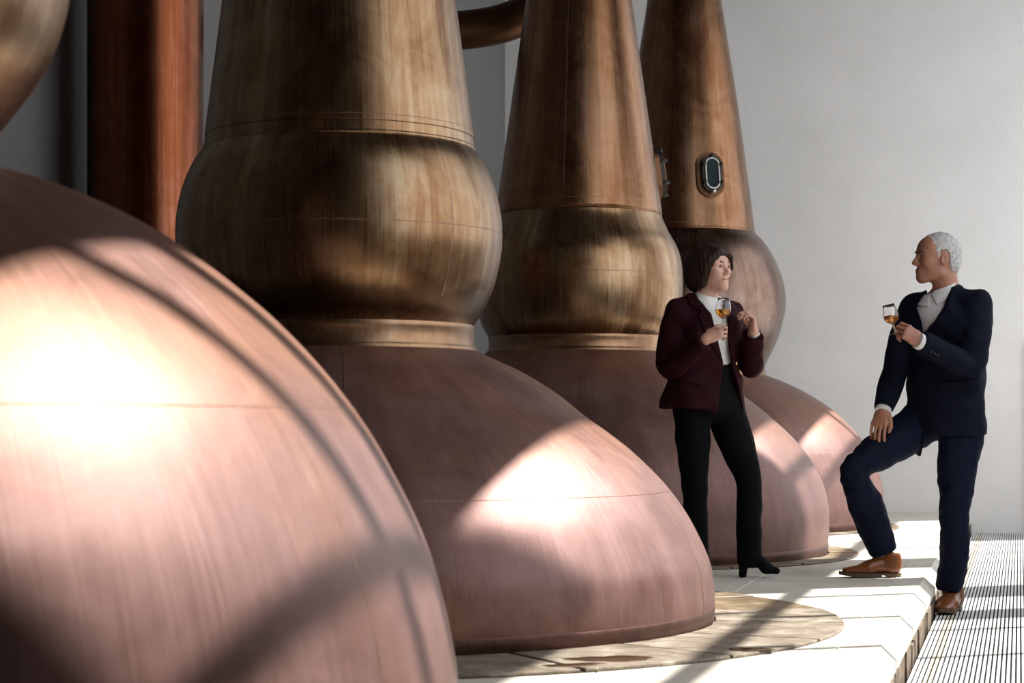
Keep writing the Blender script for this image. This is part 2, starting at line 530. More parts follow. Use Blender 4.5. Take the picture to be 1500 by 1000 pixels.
def sight_glass(par, prof, th, z, m_bolt=None, m_bezel=None):
    m_bolt, m_bezel = m_bolt or M_STEEL, m_bezel or M_STEEL
    """oval bolted sight glass on the neck"""
    r = rz_at(prof, z)
    sl = (rz_at(prof, z + .2) - rz_at(prof, z - .2)) / .4
    s = empty('sight_glass', (r * math.cos(th), r * math.sin(th), z))
    s.parent = par
    ti = math.atan(sl)
    # local: x out, y along tangent, z up
    s.rotation_euler = Matrix.Rotation(th, 3, 'Z').to_4x4().to_euler()
    M = Matrix.Rotation(ti, 4, 'Y')
    def oval(rw, rh, n=32):
        pts = []
        for k in range(n):
            a = 2 * math.pi * k / n
            cx, cz = math.cos(a), math.sin(a)
            pts.append((rw * cx, (rh - rw) * (1 if cz > 0 else -1) * (abs(cz) > 1e-6) + rw * cz))
        return pts
    def prism(name, rw, rh, x0, x1, mat, inner=None):
        A = oval(rw, rh)
        n = len(A)
        V = [M @ Vector((x0, a, b)) for a, b in A] + [M @ Vector((x1, a, b)) for a, b in A]
        Fc = [(i, (i + 1) % n, n + (i + 1) % n, n + i) for i in range(n)]
        if inner:
            B = oval(*inner)
            V += [M @ Vector((x0, a, b)) for a, b in B] + [M @ Vector((x1, a, b)) for a, b in B]
            Fc += [(2 * n + i, 3 * n + i, 3 * n + (i + 1) % n, 2 * n + (i + 1) % n) for i in range(n)]
            Fc += [(n + i, n + (i + 1) % n, 3 * n + (i + 1) % n, 3 * n + i) for i in range(n)]
            Fc += [(i, 2 * n + i, 2 * n + (i + 1) % n, (i + 1) % n) for i in range(n)]
        else:
            Fc += [tuple(range(n)), tuple(range(n, 2 * n))]
        return pyd(name, V, Fc, mat, s, False)
    prism('backing_plate', .105, .165, -.06, .018, M_DARKPIPE)
    prism('flange', .075, .135, .018, .05, M_IRON, (.05, .11))
    prism('bezel', .056, .115, .045, .062, m_bezel, (.046, .105))
    prism('pane', .048, .107, .02, .052, M_SIGHT)
    for k in range(6):
        a = R(30 + 60 * k)
        p = Vector((0, .075 * math.cos(a), .13 * math.sin(a)))
        b = tube('bolt', [M @ Vector((.02, p.y, p.z)), M @ Vector((.072, p.y, p.z))], .0135, M_IRON if k != 4 else m_bolt, s, 10)
    return s

def still(cam_xz, dome, ball, neck, label, mats, collar, arm_dir, seams):
    x, y = c2r(*cam_xz)
    t = empty('pot_still', (x, y, 0))
    tag(t, label, 'pot still', 'copper pot stills in a row')
    lathe('pot', catmull(dome, 6), mats[0], t, 220)
    zc0, zc1 = dome[-1][1], ball[0][1]
    rc = collar
    lathe('collar', [(rc + .008, zc0 - .012), (rc + .012, zc0 + .002), (rc + .004, zc0 + .010), (rc, zc0 + .02), (rc - .001, zc1 - .02), (rc + .003, zc1 - .006), (rc - .004, zc1 + .004)], mats[2], t, 180)
    lathe('ball', catmull(ball, 6), mats[3], t, 200)
    zz = ball[-1][1]
    ring('shoulder_seam', ball[-1][0] - .002, zz + .002, .006, mats[1], t, .009)
    nk = catmull(neck, 6)
    lathe('neck', nk, mats[1], t, 180)
    # swan neck and lyne arm at the top, out of the picture
    rt, zt = neck[-1]
    pts = [(0, 0, zt - .02), (0, 0, zt + .18)]
    d = Vector((math.cos(arm_dir), math.sin(arm_dir), 0))
    for a in np.linspace(0, math.pi / 2, 9)[1:]:
        pts.append(tuple(Vector((0, 0, zt + .18)) + d * (.45 * (1 - math.cos(a))) + Vector((0, 0, .45 * math.sin(a)))))
    p = Vector(pts[-1])
    pts.append(tuple(p + d * 1.2 + Vector((0, 0, -.1))))
    tube('lyne_arm', pts, [rt] * 2 + list(np.linspace(rt, .15, 8)) + [.14], mats[1], t, 40)
    rb = [rz_at(dome, q) for q in (0, .03, .058, .064)]
    lathe('base_band', [(rb[0] + .003, .0), (rb[1] + .0035, .03), (rb[2] + .0035, .058), (rb[3] - .002, .064)], M_RIM, t, 200)
    for z in seams['rings']:
        prof = dome if z < zc0 else (ball if z < ball[-1][1] else neck)
        P = catmull(prof, 6)
        ring('seam', rz_at(P, z) - .0012, z, .0016, M_SEAM, t, .003)
    for th, z0, z1 in seams['vert']:
        prof = dome if z1 <= zc0 + .01 else (ball if z1 <= ball[-1][1] + .01 else neck)
        vseam(t, prof, th, z0, z1)
    return t

def face_dir(cam_xz, px, dist_r):
    """angle of a point on the surface seen at image column px"""
    return 0

s1 = still((-1.55, 4.05), DOME1, BALL1, NECK1, 'copper pot still with bulging sunlit shoulder nearest the vertical red copper pipe', (M_POT, M_NECK, M_COLLAR, M_NECK), .468, R(180),
           dict(rings=[.765, 1.6], vert=[(R(-46), .07, .755), (R(-8), .07, .755)]))
s2 = still((-.657, 7.6), DOME2, BALL2, NECK2, 'copper pot still with streaky golden ball under a stepped neck, beside the woman', (M_POT, M_NECK, M_COLLAR, M_BALL), .512, R(180),
           dict(rings=[.49, 1.46, 1.85], vert=[(R(-70), .5, 1.0), (R(-28), .5, 1.0), (R(-30), 1.2, 1.76), (R(-5), .05, .48)]))
s3 = still((.39, 11.63), DOME3, BALL3, NECK3, 'copper pot still with smooth pear-shaped ball, directly behind the woman', (M_POT, M_NECK_RED, M_COLLAR, M_BALL), .527, R(180),
           dict(rings=[.5, 1.6, 2.02], vert=[(R(-88), 2.05, 3.3), (R(-68), 1.3, 1.6)]))
s4 = still((1.27, 14.69), DOME4, BALL4, NECK4, 'copper pot still with framed oval sight glass on its neck, by the end wall', (M_POT, M_NECK_RED, M_COLLAR, M_BALL_MAUVE), .594, R(180),
           dict(rings=[.55, 1.55, 2.19], vert=[(R(-50), .05, .55)]))

sight_glass(s4, NECK4, R(-58), 2.53)
sight_glass(s3, NECK3, R(26), 2.22, M_IRON, M_DARKPIPE)

# vertical condenser pipe and the bent pipe behind
px_, py_ = c2r(-.184 * 9.64, 9.64)
vp = empty('condenser_pipe', (px_, py_, 0))
tag(vp, 'tall dark red copper pipe standing upright against the side wall', 'pipe')
lathe('pipe_shaft', [(.278, 0), (.278, ZC - .002)], M_PIPE, vp, 96)
ring('flange', .285, .03, .03, M_DARKPIPE, vp, .025)
ring('pipe_band', .277, 4.6, .012, M_DARKPIPE, vp, .03)
A = [Vector((*c2r((p - 750) / F_PX * 12.6, 12.6), CAM_H + (HORIZON - q) / F_PX * 12.6)) for p, q in ((560, 52), (640, 47), (690, 43), (730, 36), (765, 22), (795, -5), (812, -50), (816, -120))]
w0 = Vector((XL + .004, A[0].y - .45, A[0].z - .02))
path = catmull([tuple(w0), tuple(w0 + Vector((.28, 0.02, 0)))] + [tuple(a) for a in A] + [(A[-1].x, A[-1].y, ZC - .5)], 6)
bp = empty('bent_copper_pipe', tuple(w0))
tag(bp, 'dark bent copper pipe passing behind the stills from the side wall', 'pipe')
tb = tube('pipe_run', [tuple(Vector(p) - w0) for p in path], .122, M_DARKPIPE, bp, 32)
tube('wall_flange', [(.001, 0, 0), (.03, 0, 0)], .17, M_DARKPIPE, bp, 32)

# round worn stone pads of wedge slabs
def pad(st, dome0, r1, label, n=20, off=R(9.2), r0=1.44, arc=None):
    r0 = dome0 + .012
    x, y = st.location.x, st.location.y
    p = empty('stone_pad', (x, y, 0))
    tag(p, label, 'stone paving', 'round stone pads under the stills')
    lathe('pad_bed', [(r0, .0004), (r1 - .002, .0004), (r1 - .002, .003), (r0, .003)], M_DIRT, p, 120, True, False)
    for k in range(n):
        a0, a1 = off + 2 * math.pi * k / n, off + 2 * math.pi * (k + 1) / n
        g = .009
        out = []
        for q in np.linspace(a0, a1, 5):
            qq = min(max(q, a0 + g / r1), a1 - g / r1)
            out.append((r1 * math.cos(qq), r1 * math.sin(qq)))
        for q in np.linspace(a1, a0, 4):
            qq = min(max(q, a0 + g / r0), a1 - g / r0)
            out.append((r0 * math.cos(qq), r0 * math.sin(qq)))
        V, Fc = slab_verts(out, .003, .011 + random.uniform(-.002, .003), .003)
        pyd('wedge_slab', V, Fc, M_PAD if random.random() < .6 else M_PAD_WET, p)
    return p
OFF2 = R(9.2) + PHI
pad(s1, 1.445, 1.74, 'worn round stone pad around the sunlit still by the red pipe', off=OFF2)
pad(s2, 1.416, 1.90, 'worn round pad of brown wedge slabs around the still with stepped neck', off=OFF2)
pad(s3, 1.432, 1.61, 'worn round stone pad around the still behind the woman', off=OFF2)
pad(s4, 1.436, 1.56, 'worn round stone pad around the still by the end wall', off=OFF2)

def floor_pt(px, py, z=0):
    Z = F_PX * (CAM_H - z) / (py - HORIZON)
    return c2r((px - 750) / F_PX * Z, Z)
def puddle(cx, cy, w, d, rz, label, seed):
    rnd = random.Random(seed)
    x, y = floor_pt(cx, cy)
    V = [(0, 0, .0012)]
    n = 28
    ph = [rnd.uniform(0, 6) for _ in range(3)]
    for ring_, z in ((.9, .0012), (1.0, 0)):
        for k in range(n):
            a = 2 * math.pi * k / n
            q = 1 + .16 * math.sin(2 * a + ph[0]) + .12 * math.sin(3 * a + ph[1]) + .07 * math.sin(7 * a + ph[2])
            V.append((w * q * ring_ * math.cos(a), d * q * ring_ * math.sin(a), z))
    Fc = [(0, 1 + k, 1 + (k + 1) % n) for k in range(n)] + [(1 + k, 1 + n + k, 1 + n + (k + 1) % n, 1 + (k + 1) % n) for k in range(n)]
    o = pyd('puddle', V, Fc, M_PUDDLE, None, True)
    o.location = (x, y, .0135)
    o.rotation_euler = (0, 0, rz)
    tag(o, label, 'puddle', 'puddles on the stone pad')
puddle(895, 971, .12, .09, PHI, 'shallow brown puddle on the wedge slabs, larger one beside the still', 1)
puddle(842, 980, .10, .04, PHI + .2, 'narrow brown puddle at the rim of the stone pad', 2)
puddle(1100, 957, .065, .05, PHI, 'small dark brown puddle near the pale flagstones', 4)
#PEOPLE
# ------------------------------------------------------------------ people: distance fields -> one continuous surface each
def V3(*a):
    return np.array(a, dtype=np.float64)

def unit(v):
    v = np.asarray(v, dtype=float)
    return v / np.linalg.norm(v)

class Field:
    def __init__(self):
        self.ops = []
        self.fns = []
    def add(self, lo, hi, fn, k=.02, mode='u', hard=False):
        self.ops.append((np.asarray(lo, float), np.asarray(hi, float), fn, k, mode))
        return self
    def cap(self, a, b, ra, rb=None, k=.02, mode='u'):
        a, b = np.asarray(a, float), np.asarray(b, float)
        rb = ra if rb is None else rb
        L2 = max(float((b - a) @ (b - a)), 1e-9)
        m = max(ra, rb)
        def fn(X, Y, Z):
            qx, qy, qz = X - a[0], Y - a[1], Z - a[2]
            t = np.clip((qx * (b[0] - a[0]) + qy * (b[1] - a[1]) + qz * (b[2] - a[2])) / L2, 0, 1)
            return np.sqrt((qx - t * (b[0] - a[0])) ** 2 + (qy - t * (b[1] - a[1])) ** 2 + (qz - t * (b[2] - a[2])) ** 2) - (ra + (rb - ra) * t)
        return self.add(np.minimum(a, b) - m, np.maximum(a, b) + m, fn, k, mode)
    def chain(self, pts, rad, k=.02):
        """smooth limb through the joints: the spline is cut into short tapered pieces"""
        Q = catmull([(*p, r) for p, r in zip(pts, rad)], 5)
        for i in range(len(Q) - 1):
            self.cap(Q[i][:3], Q[i + 1][:3], Q[i][3], Q[i + 1][3], k if i == 0 else .006)
        return self
    def ecap(self, a, b, ra, rb, U, k=.03, mode='u'):
        a, b = np.asarray(a, float), np.asarray(b, float)
        L = float(np.linalg.norm(b - a)) + 1e-9
        w = (b - a) / L
        U = np.asarray(U, float)
        U = unit(U - w * (U @ w))
        Vv = np.cross(w, U)
        m = max(*ra, *rb)
        def fn(X, Y, Z):
            qx, qy, qz = X - a[0], Y - a[1], Z - a[2]
            pw = qx * w[0] + qy * w[1] + qz * w[2]
            t = np.clip(pw / L, 0, 1)
            pw = pw - t * L
            pu = qx * U[0] + qy * U[1] + qz * U[2]
            pv = qx * Vv[0] + qy * Vv[1] + qz * Vv[2]
            ru = ra[0] + (rb[0] - ra[0]) * t
            rv = ra[1] + (rb[1] - ra[1]) * t
            mn = np.minimum(ru, rv)
            return (np.sqrt((pu / ru) ** 2 + (pv / rv) ** 2 + (pw / mn) ** 2) - 1) * mn
        return self.add(np.minimum(a, b) - m, np.maximum(a, b) + m, fn, k, mode)
    def ell(self, c, axes, rad, k=.02, mode='u'):
        c = np.asarray(c, float)
        A = [unit(x) for x in axes]
        m = max(rad)
        def fn(X, Y, Z):
            qx, qy, qz = X - c[0], Y - c[1], Z - c[2]
            s = 0
            for ax, r in zip(A, rad):
                s = s + ((qx * ax[0] + qy * ax[1] + qz * ax[2]) / r) ** 2
            return (np.sqrt(s) - 1) * min(rad)
        return self.add(c - m, c + m, fn, k, mode)
    def half(self, p, n, lo, hi, k=.004):
        """keep the side against n inside the box lo..hi"""
        p, n = np.asarray(p, float), unit(n)
        return self.add(lo, hi, lambda X, Y, Z: (X - p[0]) * n[0] + (Y - p[1]) * n[1] + (Z - p[2]) * n[2], k, 'x')
    def copy(self):
        f = Field()
        f.ops = list(self.ops)
        f.fns = list(self.fns)
        return f
    def bounds(self):
        lo = np.min([o[0] for o in self.ops if o[4] == 'u'], axis=0)
        hi = np.max([o[1] for o in self.ops if o[4] == 'u'], axis=0)
        return lo, hi
    def sample(self, vox, lo=None, hi=None, grow=.012):
        if lo is None:
            lo, hi = self.bounds()
            lo, hi = lo - grow, hi + grow
        n = np.maximum(np.ceil((np.asarray(hi) - lo) / vox).astype(int) + 1, 3)
        ax = [(lo[i] + vox * np.arange(n[i])).astype(np.float32) for i in range(3)]
        A = np.full(n, .2, dtype=np.float32)
        for l, h, fn, k, mode in self.ops:
            mg = k + .03 if mode == 'u' else (k + .01 if mode == 's' else 0)
            i0 = [int(np.searchsorted(ax[i], l[i] - mg)) for i in range(3)]
            i1 = [int(np.searchsorted(ax[i], h[i] + mg)) for i in range(3)]
            if any(i1[i] <= i0[i] for i in range(3)):
                continue
            sl = tuple(slice(i0[i], i1[i]) for i in range(3))
            X = ax[0][sl[0]][:, None, None]
            Y = ax[1][sl[1]][None, :, None]
            Z = ax[2][sl[2]][None, None, :]
            d = np.broadcast_to(fn(X, Y, Z), tuple(i1[i] - i0[i] for i in range(3))).astype(np.float32)
            a = A[sl]
            if mode == 'u':
                hh = np.maximum(k - np.abs(a - d), 0) / k
                A[sl] = np.minimum(a, d) - hh * hh * k * .25
            else:
                if mode == 's':
                    d = -d
                hh = np.maximum(k - np.abs(a - d), 0) / k
                A[sl] = np.maximum(a, d) + hh * hh * k * .25
        for fn in self.fns:
            A += fn(ax[0][:, None, None], ax[1][None, :, None], ax[2][None, None, :])
        return A, np.asarray(lo, float), ax
    def mesh(self, name, vox, mat, parent=None, smooth=1, lo=None, hi=None):
        A, lo, _ = self.sample(vox, lo, hi)
        return nets(name, A, lo, vox, mat, parent, smooth)

def nets(name, A, lo, vox, mat, parent=None, smooth=1):
    """surface nets"""
    A = np.pad(A, 1, constant_values=.2)
    lo = lo - vox
    ins = A < 0
    c = ins[:-1, :-1, :-1].astype(np.uint8)
    s = c.copy()
    for d in range(1, 8):
        i, j, k = d & 1, d >> 1 & 1, d >> 2 & 1
        s += ins[i:ins.shape[0] - 1 + i, j:ins.shape[1] - 1 + j, k:ins.shape[2] - 1 + k]
    mask = (s > 0) & (s < 8)
    idx = np.argwhere(mask)
    vid = np.full(mask.shape, -1, dtype=np.int32)
    vid[mask] = np.arange(len(idx), dtype=np.int32)
    cv = np.stack([A[idx[:, 0] + (d & 1), idx[:, 1] + (d >> 1 & 1), idx[:, 2] + (d >> 2 & 1)] for d in range(8)], 1)
    acc = np.zeros((len(idx), 3))
    cnt = np.zeros(len(idx))
    for a in range(8):
        for bit in (1, 2, 4):
            if a & bit:
                continue
            b = a | bit
            va, vb = cv[:, a], cv[:, b]
            m = (va < 0) != (vb < 0)
            t = np.where(m, va / np.where(m, va - vb, 1), 0)
            p = np.zeros((len(idx), 3))
            p[:, 0] = a & 1
            p[:, 1] = a >> 1 & 1
            p[:, 2] = a >> 2 & 1
            p[:, {1: 0, 2: 1, 4: 2}[bit]] += t
            acc += p * m[:, None]
            cnt += m
    V = lo + vox * (idx + acc / cnt[:, None])
    Q = []
    for ax in range(3):
        u, w = (ax + 1) % 3, (ax + 2) % 3
        n = list(A.shape)
        s0 = [slice(1, n[q] - 1) for q in range(3)]
        s1 = list(s0)
        s0[ax] = slice(0, n[ax] - 1)
        s1[ax] = slice(1, n[ax])
        a0, a1 = ins[tuple(s0)], ins[tuple(s1)]
        e = np.argwhere(a0 != a1)
        if not len(e):
            continue
        flip = a0[tuple(e.T)]
        e = e + np.array([0 if q == ax else 1 for q in range(3)])
        def cell(du, dw):
            g = e.copy()
            g[:, u] += du
            g[:, w] += dw
            return vid[g[:, 0], g[:, 1], g[:, 2]]
        q = np.stack([cell(-1, -1), cell(0, -1), cell(0, 0), cell(-1, 0)], 1)
        q[~flip] = q[~flip][:, ::-1]
        Q.append(q)
    Q = np.vstack(Q)
    for _ in range(smooth):
        S = np.zeros_like(V)
        n = np.zeros(len(V))
        for a in range(4):
            b = (a + 1) % 4
            for p, r in ((a, b), (b, a)):
                for d in range(3):
                    S[:, d] += np.bincount(Q[:, p], V[Q[:, r], d], len(V))
                n += np.bincount(Q[:, p], minlength=len(V))
        V = .5 * V + .5 * S / n[:, None]
    return mesh_np(name, V, Q, mat, parent)

def poly_sdf(P, Xa, Za):
    """signed distance to a polygon in the x-z plane (negative inside)"""
    P = np.asarray(P, float)
    d = None
    sgn = np.ones(np.broadcast(Xa, Za).shape, dtype=bool)
    for i in range(len(P)):
        a, b = P[i], P[(i + 1) % len(P)]
        ex, ez = b[0] - a[0], b[1] - a[1]
        wx, wz = Xa - a[0], Za - a[1]
        t = np.clip((wx * ex + wz * ez) / (ex * ex + ez * ez + 1e-12), 0, 1)
        q = (wx - t * ex) ** 2 + (wz - t * ez) ** 2
        d = q if d is None else np.minimum(d, q)
        c = ((a[1] <= Za) & (b[1] > Za)) | ((a[1] > Za) & (b[1] <= Za))
        cr = ex * wz - ez * wx
        sgn = sgn ^ (c & (np.where(b[1] > a[1], cr, -cr) > 0))
    d = np.sqrt(d)
    return np.where(sgn, d, -d)

def biggest(B):
    """keep only the largest connected solid of a small field"""
    ins = B < 0
    lab = np.where(ins, np.arange(1, ins.size + 1).reshape(ins.shape), 0)
    while True:
        old = lab.copy()
        for ax in range(3):
            for fl in (False, True):
                L = np.flip(lab, ax) if fl else lab
                L = np.moveaxis(L, ax, 0)
                for i in range(1, L.shape[0]):
                    m = (L[i] > 0) & (L[i - 1] > L[i])
                    L[i][m] = L[i - 1][m]
        if (lab == old).all():
            break
    v, c = np.unique(lab[lab > 0], return_counts=True)
    B = B.copy()
    B[(lab > 0) & (lab != v[np.argmax(c)])] = .02
    return B

def detail(name, fld, poly, out, inn, mat, parent, y0, y1, vox=.0028):
    """thin piece of cloth lying on a garment: outline poly (x, z), thickness out+inn"""
    P = np.asarray(poly)
    lo = np.array([P[:, 0].min() - .01, y0, P[:, 1].min() - .01])
    hi = np.array([P[:, 0].max() + .01, y1, P[:, 1].max() + .01])
    A, lo, ax = fld.sample(vox, lo, hi)
    pm = poly_sdf(P, ax[0][:, None], ax[2][None, :])[:, None, :].astype(np.float32)
    B = np.maximum(np.maximum(A - out, -(A + inn)), pm)
    B = biggest(B)
    return nets(name, B, lo, vox, mat, parent, 1)

def cut_opening(fld, poly, depth, y0, y1, k=.004):
    """cut a shallow opening of outline poly into the front of a garment"""
    P = np.asarray(poly)
    base = fld.copy()
    lo = np.array([P[:, 0].min() - .01, y0, P[:, 1].min() - .01])
    hi = np.array([P[:, 0].max() + .01, y1, P[:, 1].max() + .01])
    A, l2, ax = base.sample(.006, lo - .02, hi + .02)
    def fn(X, Y, Z):
        ii = [np.clip(((q - l2[i]) / .006).round().astype(int), 0, A.shape[i] - 1) for i, q in enumerate((X.ravel(), Y.ravel(), Z.ravel()))]
        a = A[np.ix_(*ii)]
        pm = poly_sdf(P, X[:, 0, 0][:, None], Z[0, 0, :][None, :])[:, None, :].astype(np.float32)
        return np.maximum(pm, -(a + depth))
    fld.ops.append((lo, hi, fn, k, 's'))

def folds(amp, freq, seed):
    r = np.random.RandomState(seed)
    K = [(unit(r.normal(size=3)) * freq * r.uniform(.6, 1.5), r.uniform(0, 6)) for _ in range(7)]
    def fn(X, Y, Z):
        s = 0
        for k, p in K:
            s = s + np.sin(X * k[0] + Y * k[1] + Z * k[2] + p)
        return (amp / 3.0 * s).astype(np.float32)
    return fn

def hand(F, wrist, d, dorsal, right, curls, thumb, sc=1.0, spread=0.0):
    X = unit(d)
    Zd = np.asarray(dorsal, float)
    Zd = unit(Zd - X * (Zd @ X))
    T = np.cross(Zd, X) * (1 if right else -1)
    w = np.asarray(wrist, float)
    def L(x, t, z):
        return w + sc * (X * x + T * t + Zd * z)
    F.ecap(L(-.01, 0, 0), L(.03, .002, 0), (.027 * sc, .019 * sc), (.034 * sc, .018 * sc), T, .012)
    F.ecap(L(.03, .002, 0), L(.078, 0, .002), (.036 * sc, .017 * sc), (.039 * sc, .0125 * sc), T, .012)
    lens = [(.040, .025, .021), (.044, .028, .022), (.041, .026, .021), (.032, .020, .018)]
    rr = [.0088, .009, .0086, .0077]
    tips = []
    for i in range(4):
        p = L(.082 - .004 * abs(i - 1), .030 - .0205 * i, .003)
        F.cap(L(.05, .022 - .015 * i, .003), p, .0105 * sc, rr[i] * 1.08 * sc, .006)
        a = 0
        side = spread * (1.5 - i)
        cu = curls[i] if isinstance(curls[0], (tuple, list)) else curls
        for q in range(3):
            a += R(cu[q])
            dv = unit(X * math.cos(a) - Zd * math.sin(a) + T * side)
            p2 = p + dv * lens[i][q] * sc
            F.cap(p, p2, rr[i] * (1 - .06 * q) * sc, rr[i] * (1 - .06 * (q + 1)) * sc, .0025)
            p = p2
        tips.append(p)
    p = L(.022, .028, -.004)
    rt = (.0145, .0115, .0105, .0085)
    for q, (x, t, z) in enumerate(thumb):
        p2 = L(x, t, z)
        F.cap(p, p2, rt[q] * sc, rt[q + 1] * sc, .006 if q == 0 else .003)
        p = p2
    return tips

def head(F, O, f, up, sc, man=True):
    f = unit(f)
    up = unit(up)
    f = unit(f - up * (f @ up))
    l = np.cross(up, f)
    def P(x, y, z):
        return O + sc * (f * x + l * y + up * z)
    ax = (f, l, up)
    s = sc
    F.ell(P(-.012, 0, .135), ax, (.094 * s, .073 * s, .090 * s), .02)
    F.ell(P(.028, 0, .088), ax, (.060 * s, .060 * s, .085 * s), .03)
    F.ell(P(.045, 0, .15), ax, (.042 * s, .056 * s, .05 * s), .03)
    for q in (-1, 1):
        jw = .047 if man else .038
        F.cap(P(.066, q * (.016 if man else .010), .016), P(.0, q * jw, .040 if man else .046), .017 * s, .017 * s, .025)
        F.ell(P(.058, q * .040, .092), ax, (.026 * s, .020 * s, .022 * s), .02)
        F.cap(P(.083, q * .012, .131), P(.070, q * .044, .131), .010 * s, .009 * s, .012)
    F.ell(P(.070, 0, .016), ax, (.023 * s, .022 * s, .018 * s), .018)
    F.ell(P(.072, 0, .046), ax, (.021 * s, .026 * s, .028 * s), .018)
    for q in (-1, 1):
        F.ell(P(.094, q * .031, .116), ax, (.015 * s, .016 * s, .012 * s), .010, 's')
    F.cap(P(.085, 0, .124), P(.108, 0, .086), .0085 * s, .0115 * s, .010)
    for q in (-1, 1):
        F.ell(P(.095, q * .011, .081), ax, (.012 * s, .008 * s, .008 * s), .006)
    for q in (-1, 1):
        F.ell(P(-.008, q * .074, .105), (f + .25 * up, l, up - .25 * f), (.017 * s, .008 * s, .030 * s), .006)
        F.ell(P(-.005, q * .082, .107), (f, l, up), (.008 * s, .005 * s, .016 * s), .004, 's')
    # lips
    F.cap(P(.090, -.016, .0525), P(.090, .016, .0525), .0052 * s, .0052 * s, .006)
    F.cap(P(.088, -.014, .043), P(.088, .014, .043), .0062 * s, .0062 * s, .006)
    F.cap(P(.099, -.022, .0475), P(.099, .022, .0475), .0025 * s, .0025 * s, .003, 's')
    return P, (f, l, up)

def sphere(name, c, rad, axes, mat, parent, seg=16):
    V, Fc = [], []
    for i in range(seg // 2 + 1):
        a = math.pi * i / (seg // 2)
        for j in range(seg):
            b = 2 * math.pi * j / seg
            q = (math.cos(a), math.sin(a) * math.cos(b), math.sin(a) * math.sin(b))
            V.append(np.asarray(c) + sum(unit(x) * r * t for x, r, t in zip(axes, rad, q)))
    for i in range(seg // 2):
        for j in range(seg):
            Fc.append((i * seg + j, i * seg + (j + 1) % seg, (i + 1) * seg + (j + 1) % seg, (i + 1) * seg + j))
    me = pyd(name, V, Fc, mat, parent, True)
    return me

def eyes_and_brows(P, ax, sc, parent, m_brow, arch=.003, th=1.0, lift=0.0):
    f, l, up = ax
    for q in (-1, 1):
        e = sphere('eye', P(.0725, q * .031, .116), (.0125 * sc,) * 3, ax, M_EYE, parent)
        sphere('iris', P(.0818, q * .031, .1155), (.0040 * sc, .0062 * sc, .0062 * sc), ax, M_IRIS, e, 12)
        ls = Field()
        ls.cap(P(.0830, q * .018, .1195), P(.0872, q * .030, .1215), .0014, .0018, .002)
        ls.cap(P(.0872, q * .030, .1215), P(.0780, q * .047, .1190), .0018, .0014, .002)
        ls.mesh('eyelashes', .0011, M_IRIS, parent, 1)
        g = Field()
        g.ell(P(.073, q * .031, .1245), (f, l, up), (.0142 * sc, .017 * sc, .0052 * sc), .002)
        g.ell(P(.0735, q * .031, .1075), (f, l, up), (.0132 * sc, .016 * sc, .0042 * sc), .002)
        b = Field()
        b.cap(P(.0965 - .3 * lift, q * .014, .134 + lift), P(.0905 - .3 * lift, q * .030, .137 + arch + lift * .6), .0042 * sc * th, .0046 * sc * th, .004)
        b.cap(P(.0905 - .3 * lift, q * .030, .137 + arch + lift * .6), P(.076, q * .049, .133), .0046 * sc * th, .0025 * sc * th, .004)
        b.mesh('eyebrow', .0016, m_brow, parent, 1)
        yield g

M_EYE = plain('eye_white', (.62, .58, .54), .25)
M_IRIS = plain('iris', (.03, .022, .016), .2)
def skin(name, col, red):
    n = NT(name)
    a = n.noise(n.coord(), 22, 5, .6)
    b = n.noise(n.coord(), 180, 3, .6)
    n.bump(b, .15, .002)
    return n.set(Base_Color=n.ramp(a, [(.35, col), (.7, red)]), Roughness=.5, Subsurface_Weight=.08, Subsurface_Scale=.01)
M_SKIN_M = skin('tanned_skin', (.33, .16, .10), (.38, .165, .108))
M_SKIN_W = skin('fair_skin', (.60, .365, .27), (.64, .35, .27))
M_LIP_M = plain('tanned_lips', (.24, .085, .065), .45)
M_LIP = plain('lips', (.33, .085, .085), .35)
def cloth(name, col, rough=.85, sheen=0, scol=(1, 1, 1), sc=140, b=.25):
    n = NT(name)
    a = n.noise(n.coord(), sc, 3, .6)
    w = n.noise(n.coord(), 9, 4, .6)
    n.bump(n.math('ADD', n.math('MULTIPLY', a, .25), w), b, .012)
    lo = tuple(x * .8 for x in col)
    return n.set(Base_Color=n.ramp(w, [(.35, lo), (.65, col)]), Roughness=rough, Sheen_Weight=sheen, Sheen_Tint=scol, Sheen_Roughness=.35, Specular_IOR_Level=.12)
M_NAVY = cloth('navy_wool', (.0038, .0055, .015), .8, .04, (.25, .35, .8))
M_NAVY2 = cloth('navy_twill', (.0042, .007, .022), .75, .04, (.25, .35, .8))
M_VELVET = cloth('burgundy_velvet', (.022, .0028, .0055), .8, .10, (.8, .10, .12), 90, .3)
M_BLACK = cloth('black_cloth', (.003, .003, .004), .85)
M_WHITE = cloth('white_cotton', (.80, .79, .80), .8, 0, (1, 1, 1), 200, .12)
M_CREAM = cloth('white_knit', (.80, .79, .77), .85, 0, (1, 1, 1), 60, .15)
M_BROGUE = plain('tan_leather', (.20, .065, .018), .32, 0, .35, 16, .1)
M_SOLE = plain('leather_sole', (.10, .055, .035), .6, 0, .3, 30)
M_SUEDE = plain('black_suede', (.003, .003, .004), .85, Specular_IOR_Level=.15)
M_LACE = plain('lace', (.55, .48, .40), .8)
M_GOLD = plain('gold_button', (.85, .58, .28), .25, 1)
M_WATCH = plain('watch_metal', (.45, .42, .38), .3, 1)
M_BUTTON = plain('dark_button', (.02, .018, .018), .4)
def hair_mat(name, a, b, rough=.45):
    n = NT(name)
    v = n.noise(n.coord((60, 60, 12)), 5, 5, .7)
    n.bump(v, .5, .006)
    return n.set(Base_Color=n.ramp(v, [(.35, a), (.65, b)]), Roughness=rough, Specular_IOR_Level=.2)
M_GREY = hair_mat('silver_hair', (.22, .21, .20), (.68, .67, .66))
M_BRUN = hair_mat('dark_brown_hair', (.012, .005, .0035), (.038, .017, .011), .42)
M_BROWG = plain('grey_brow', (.05, .036, .03), .8)
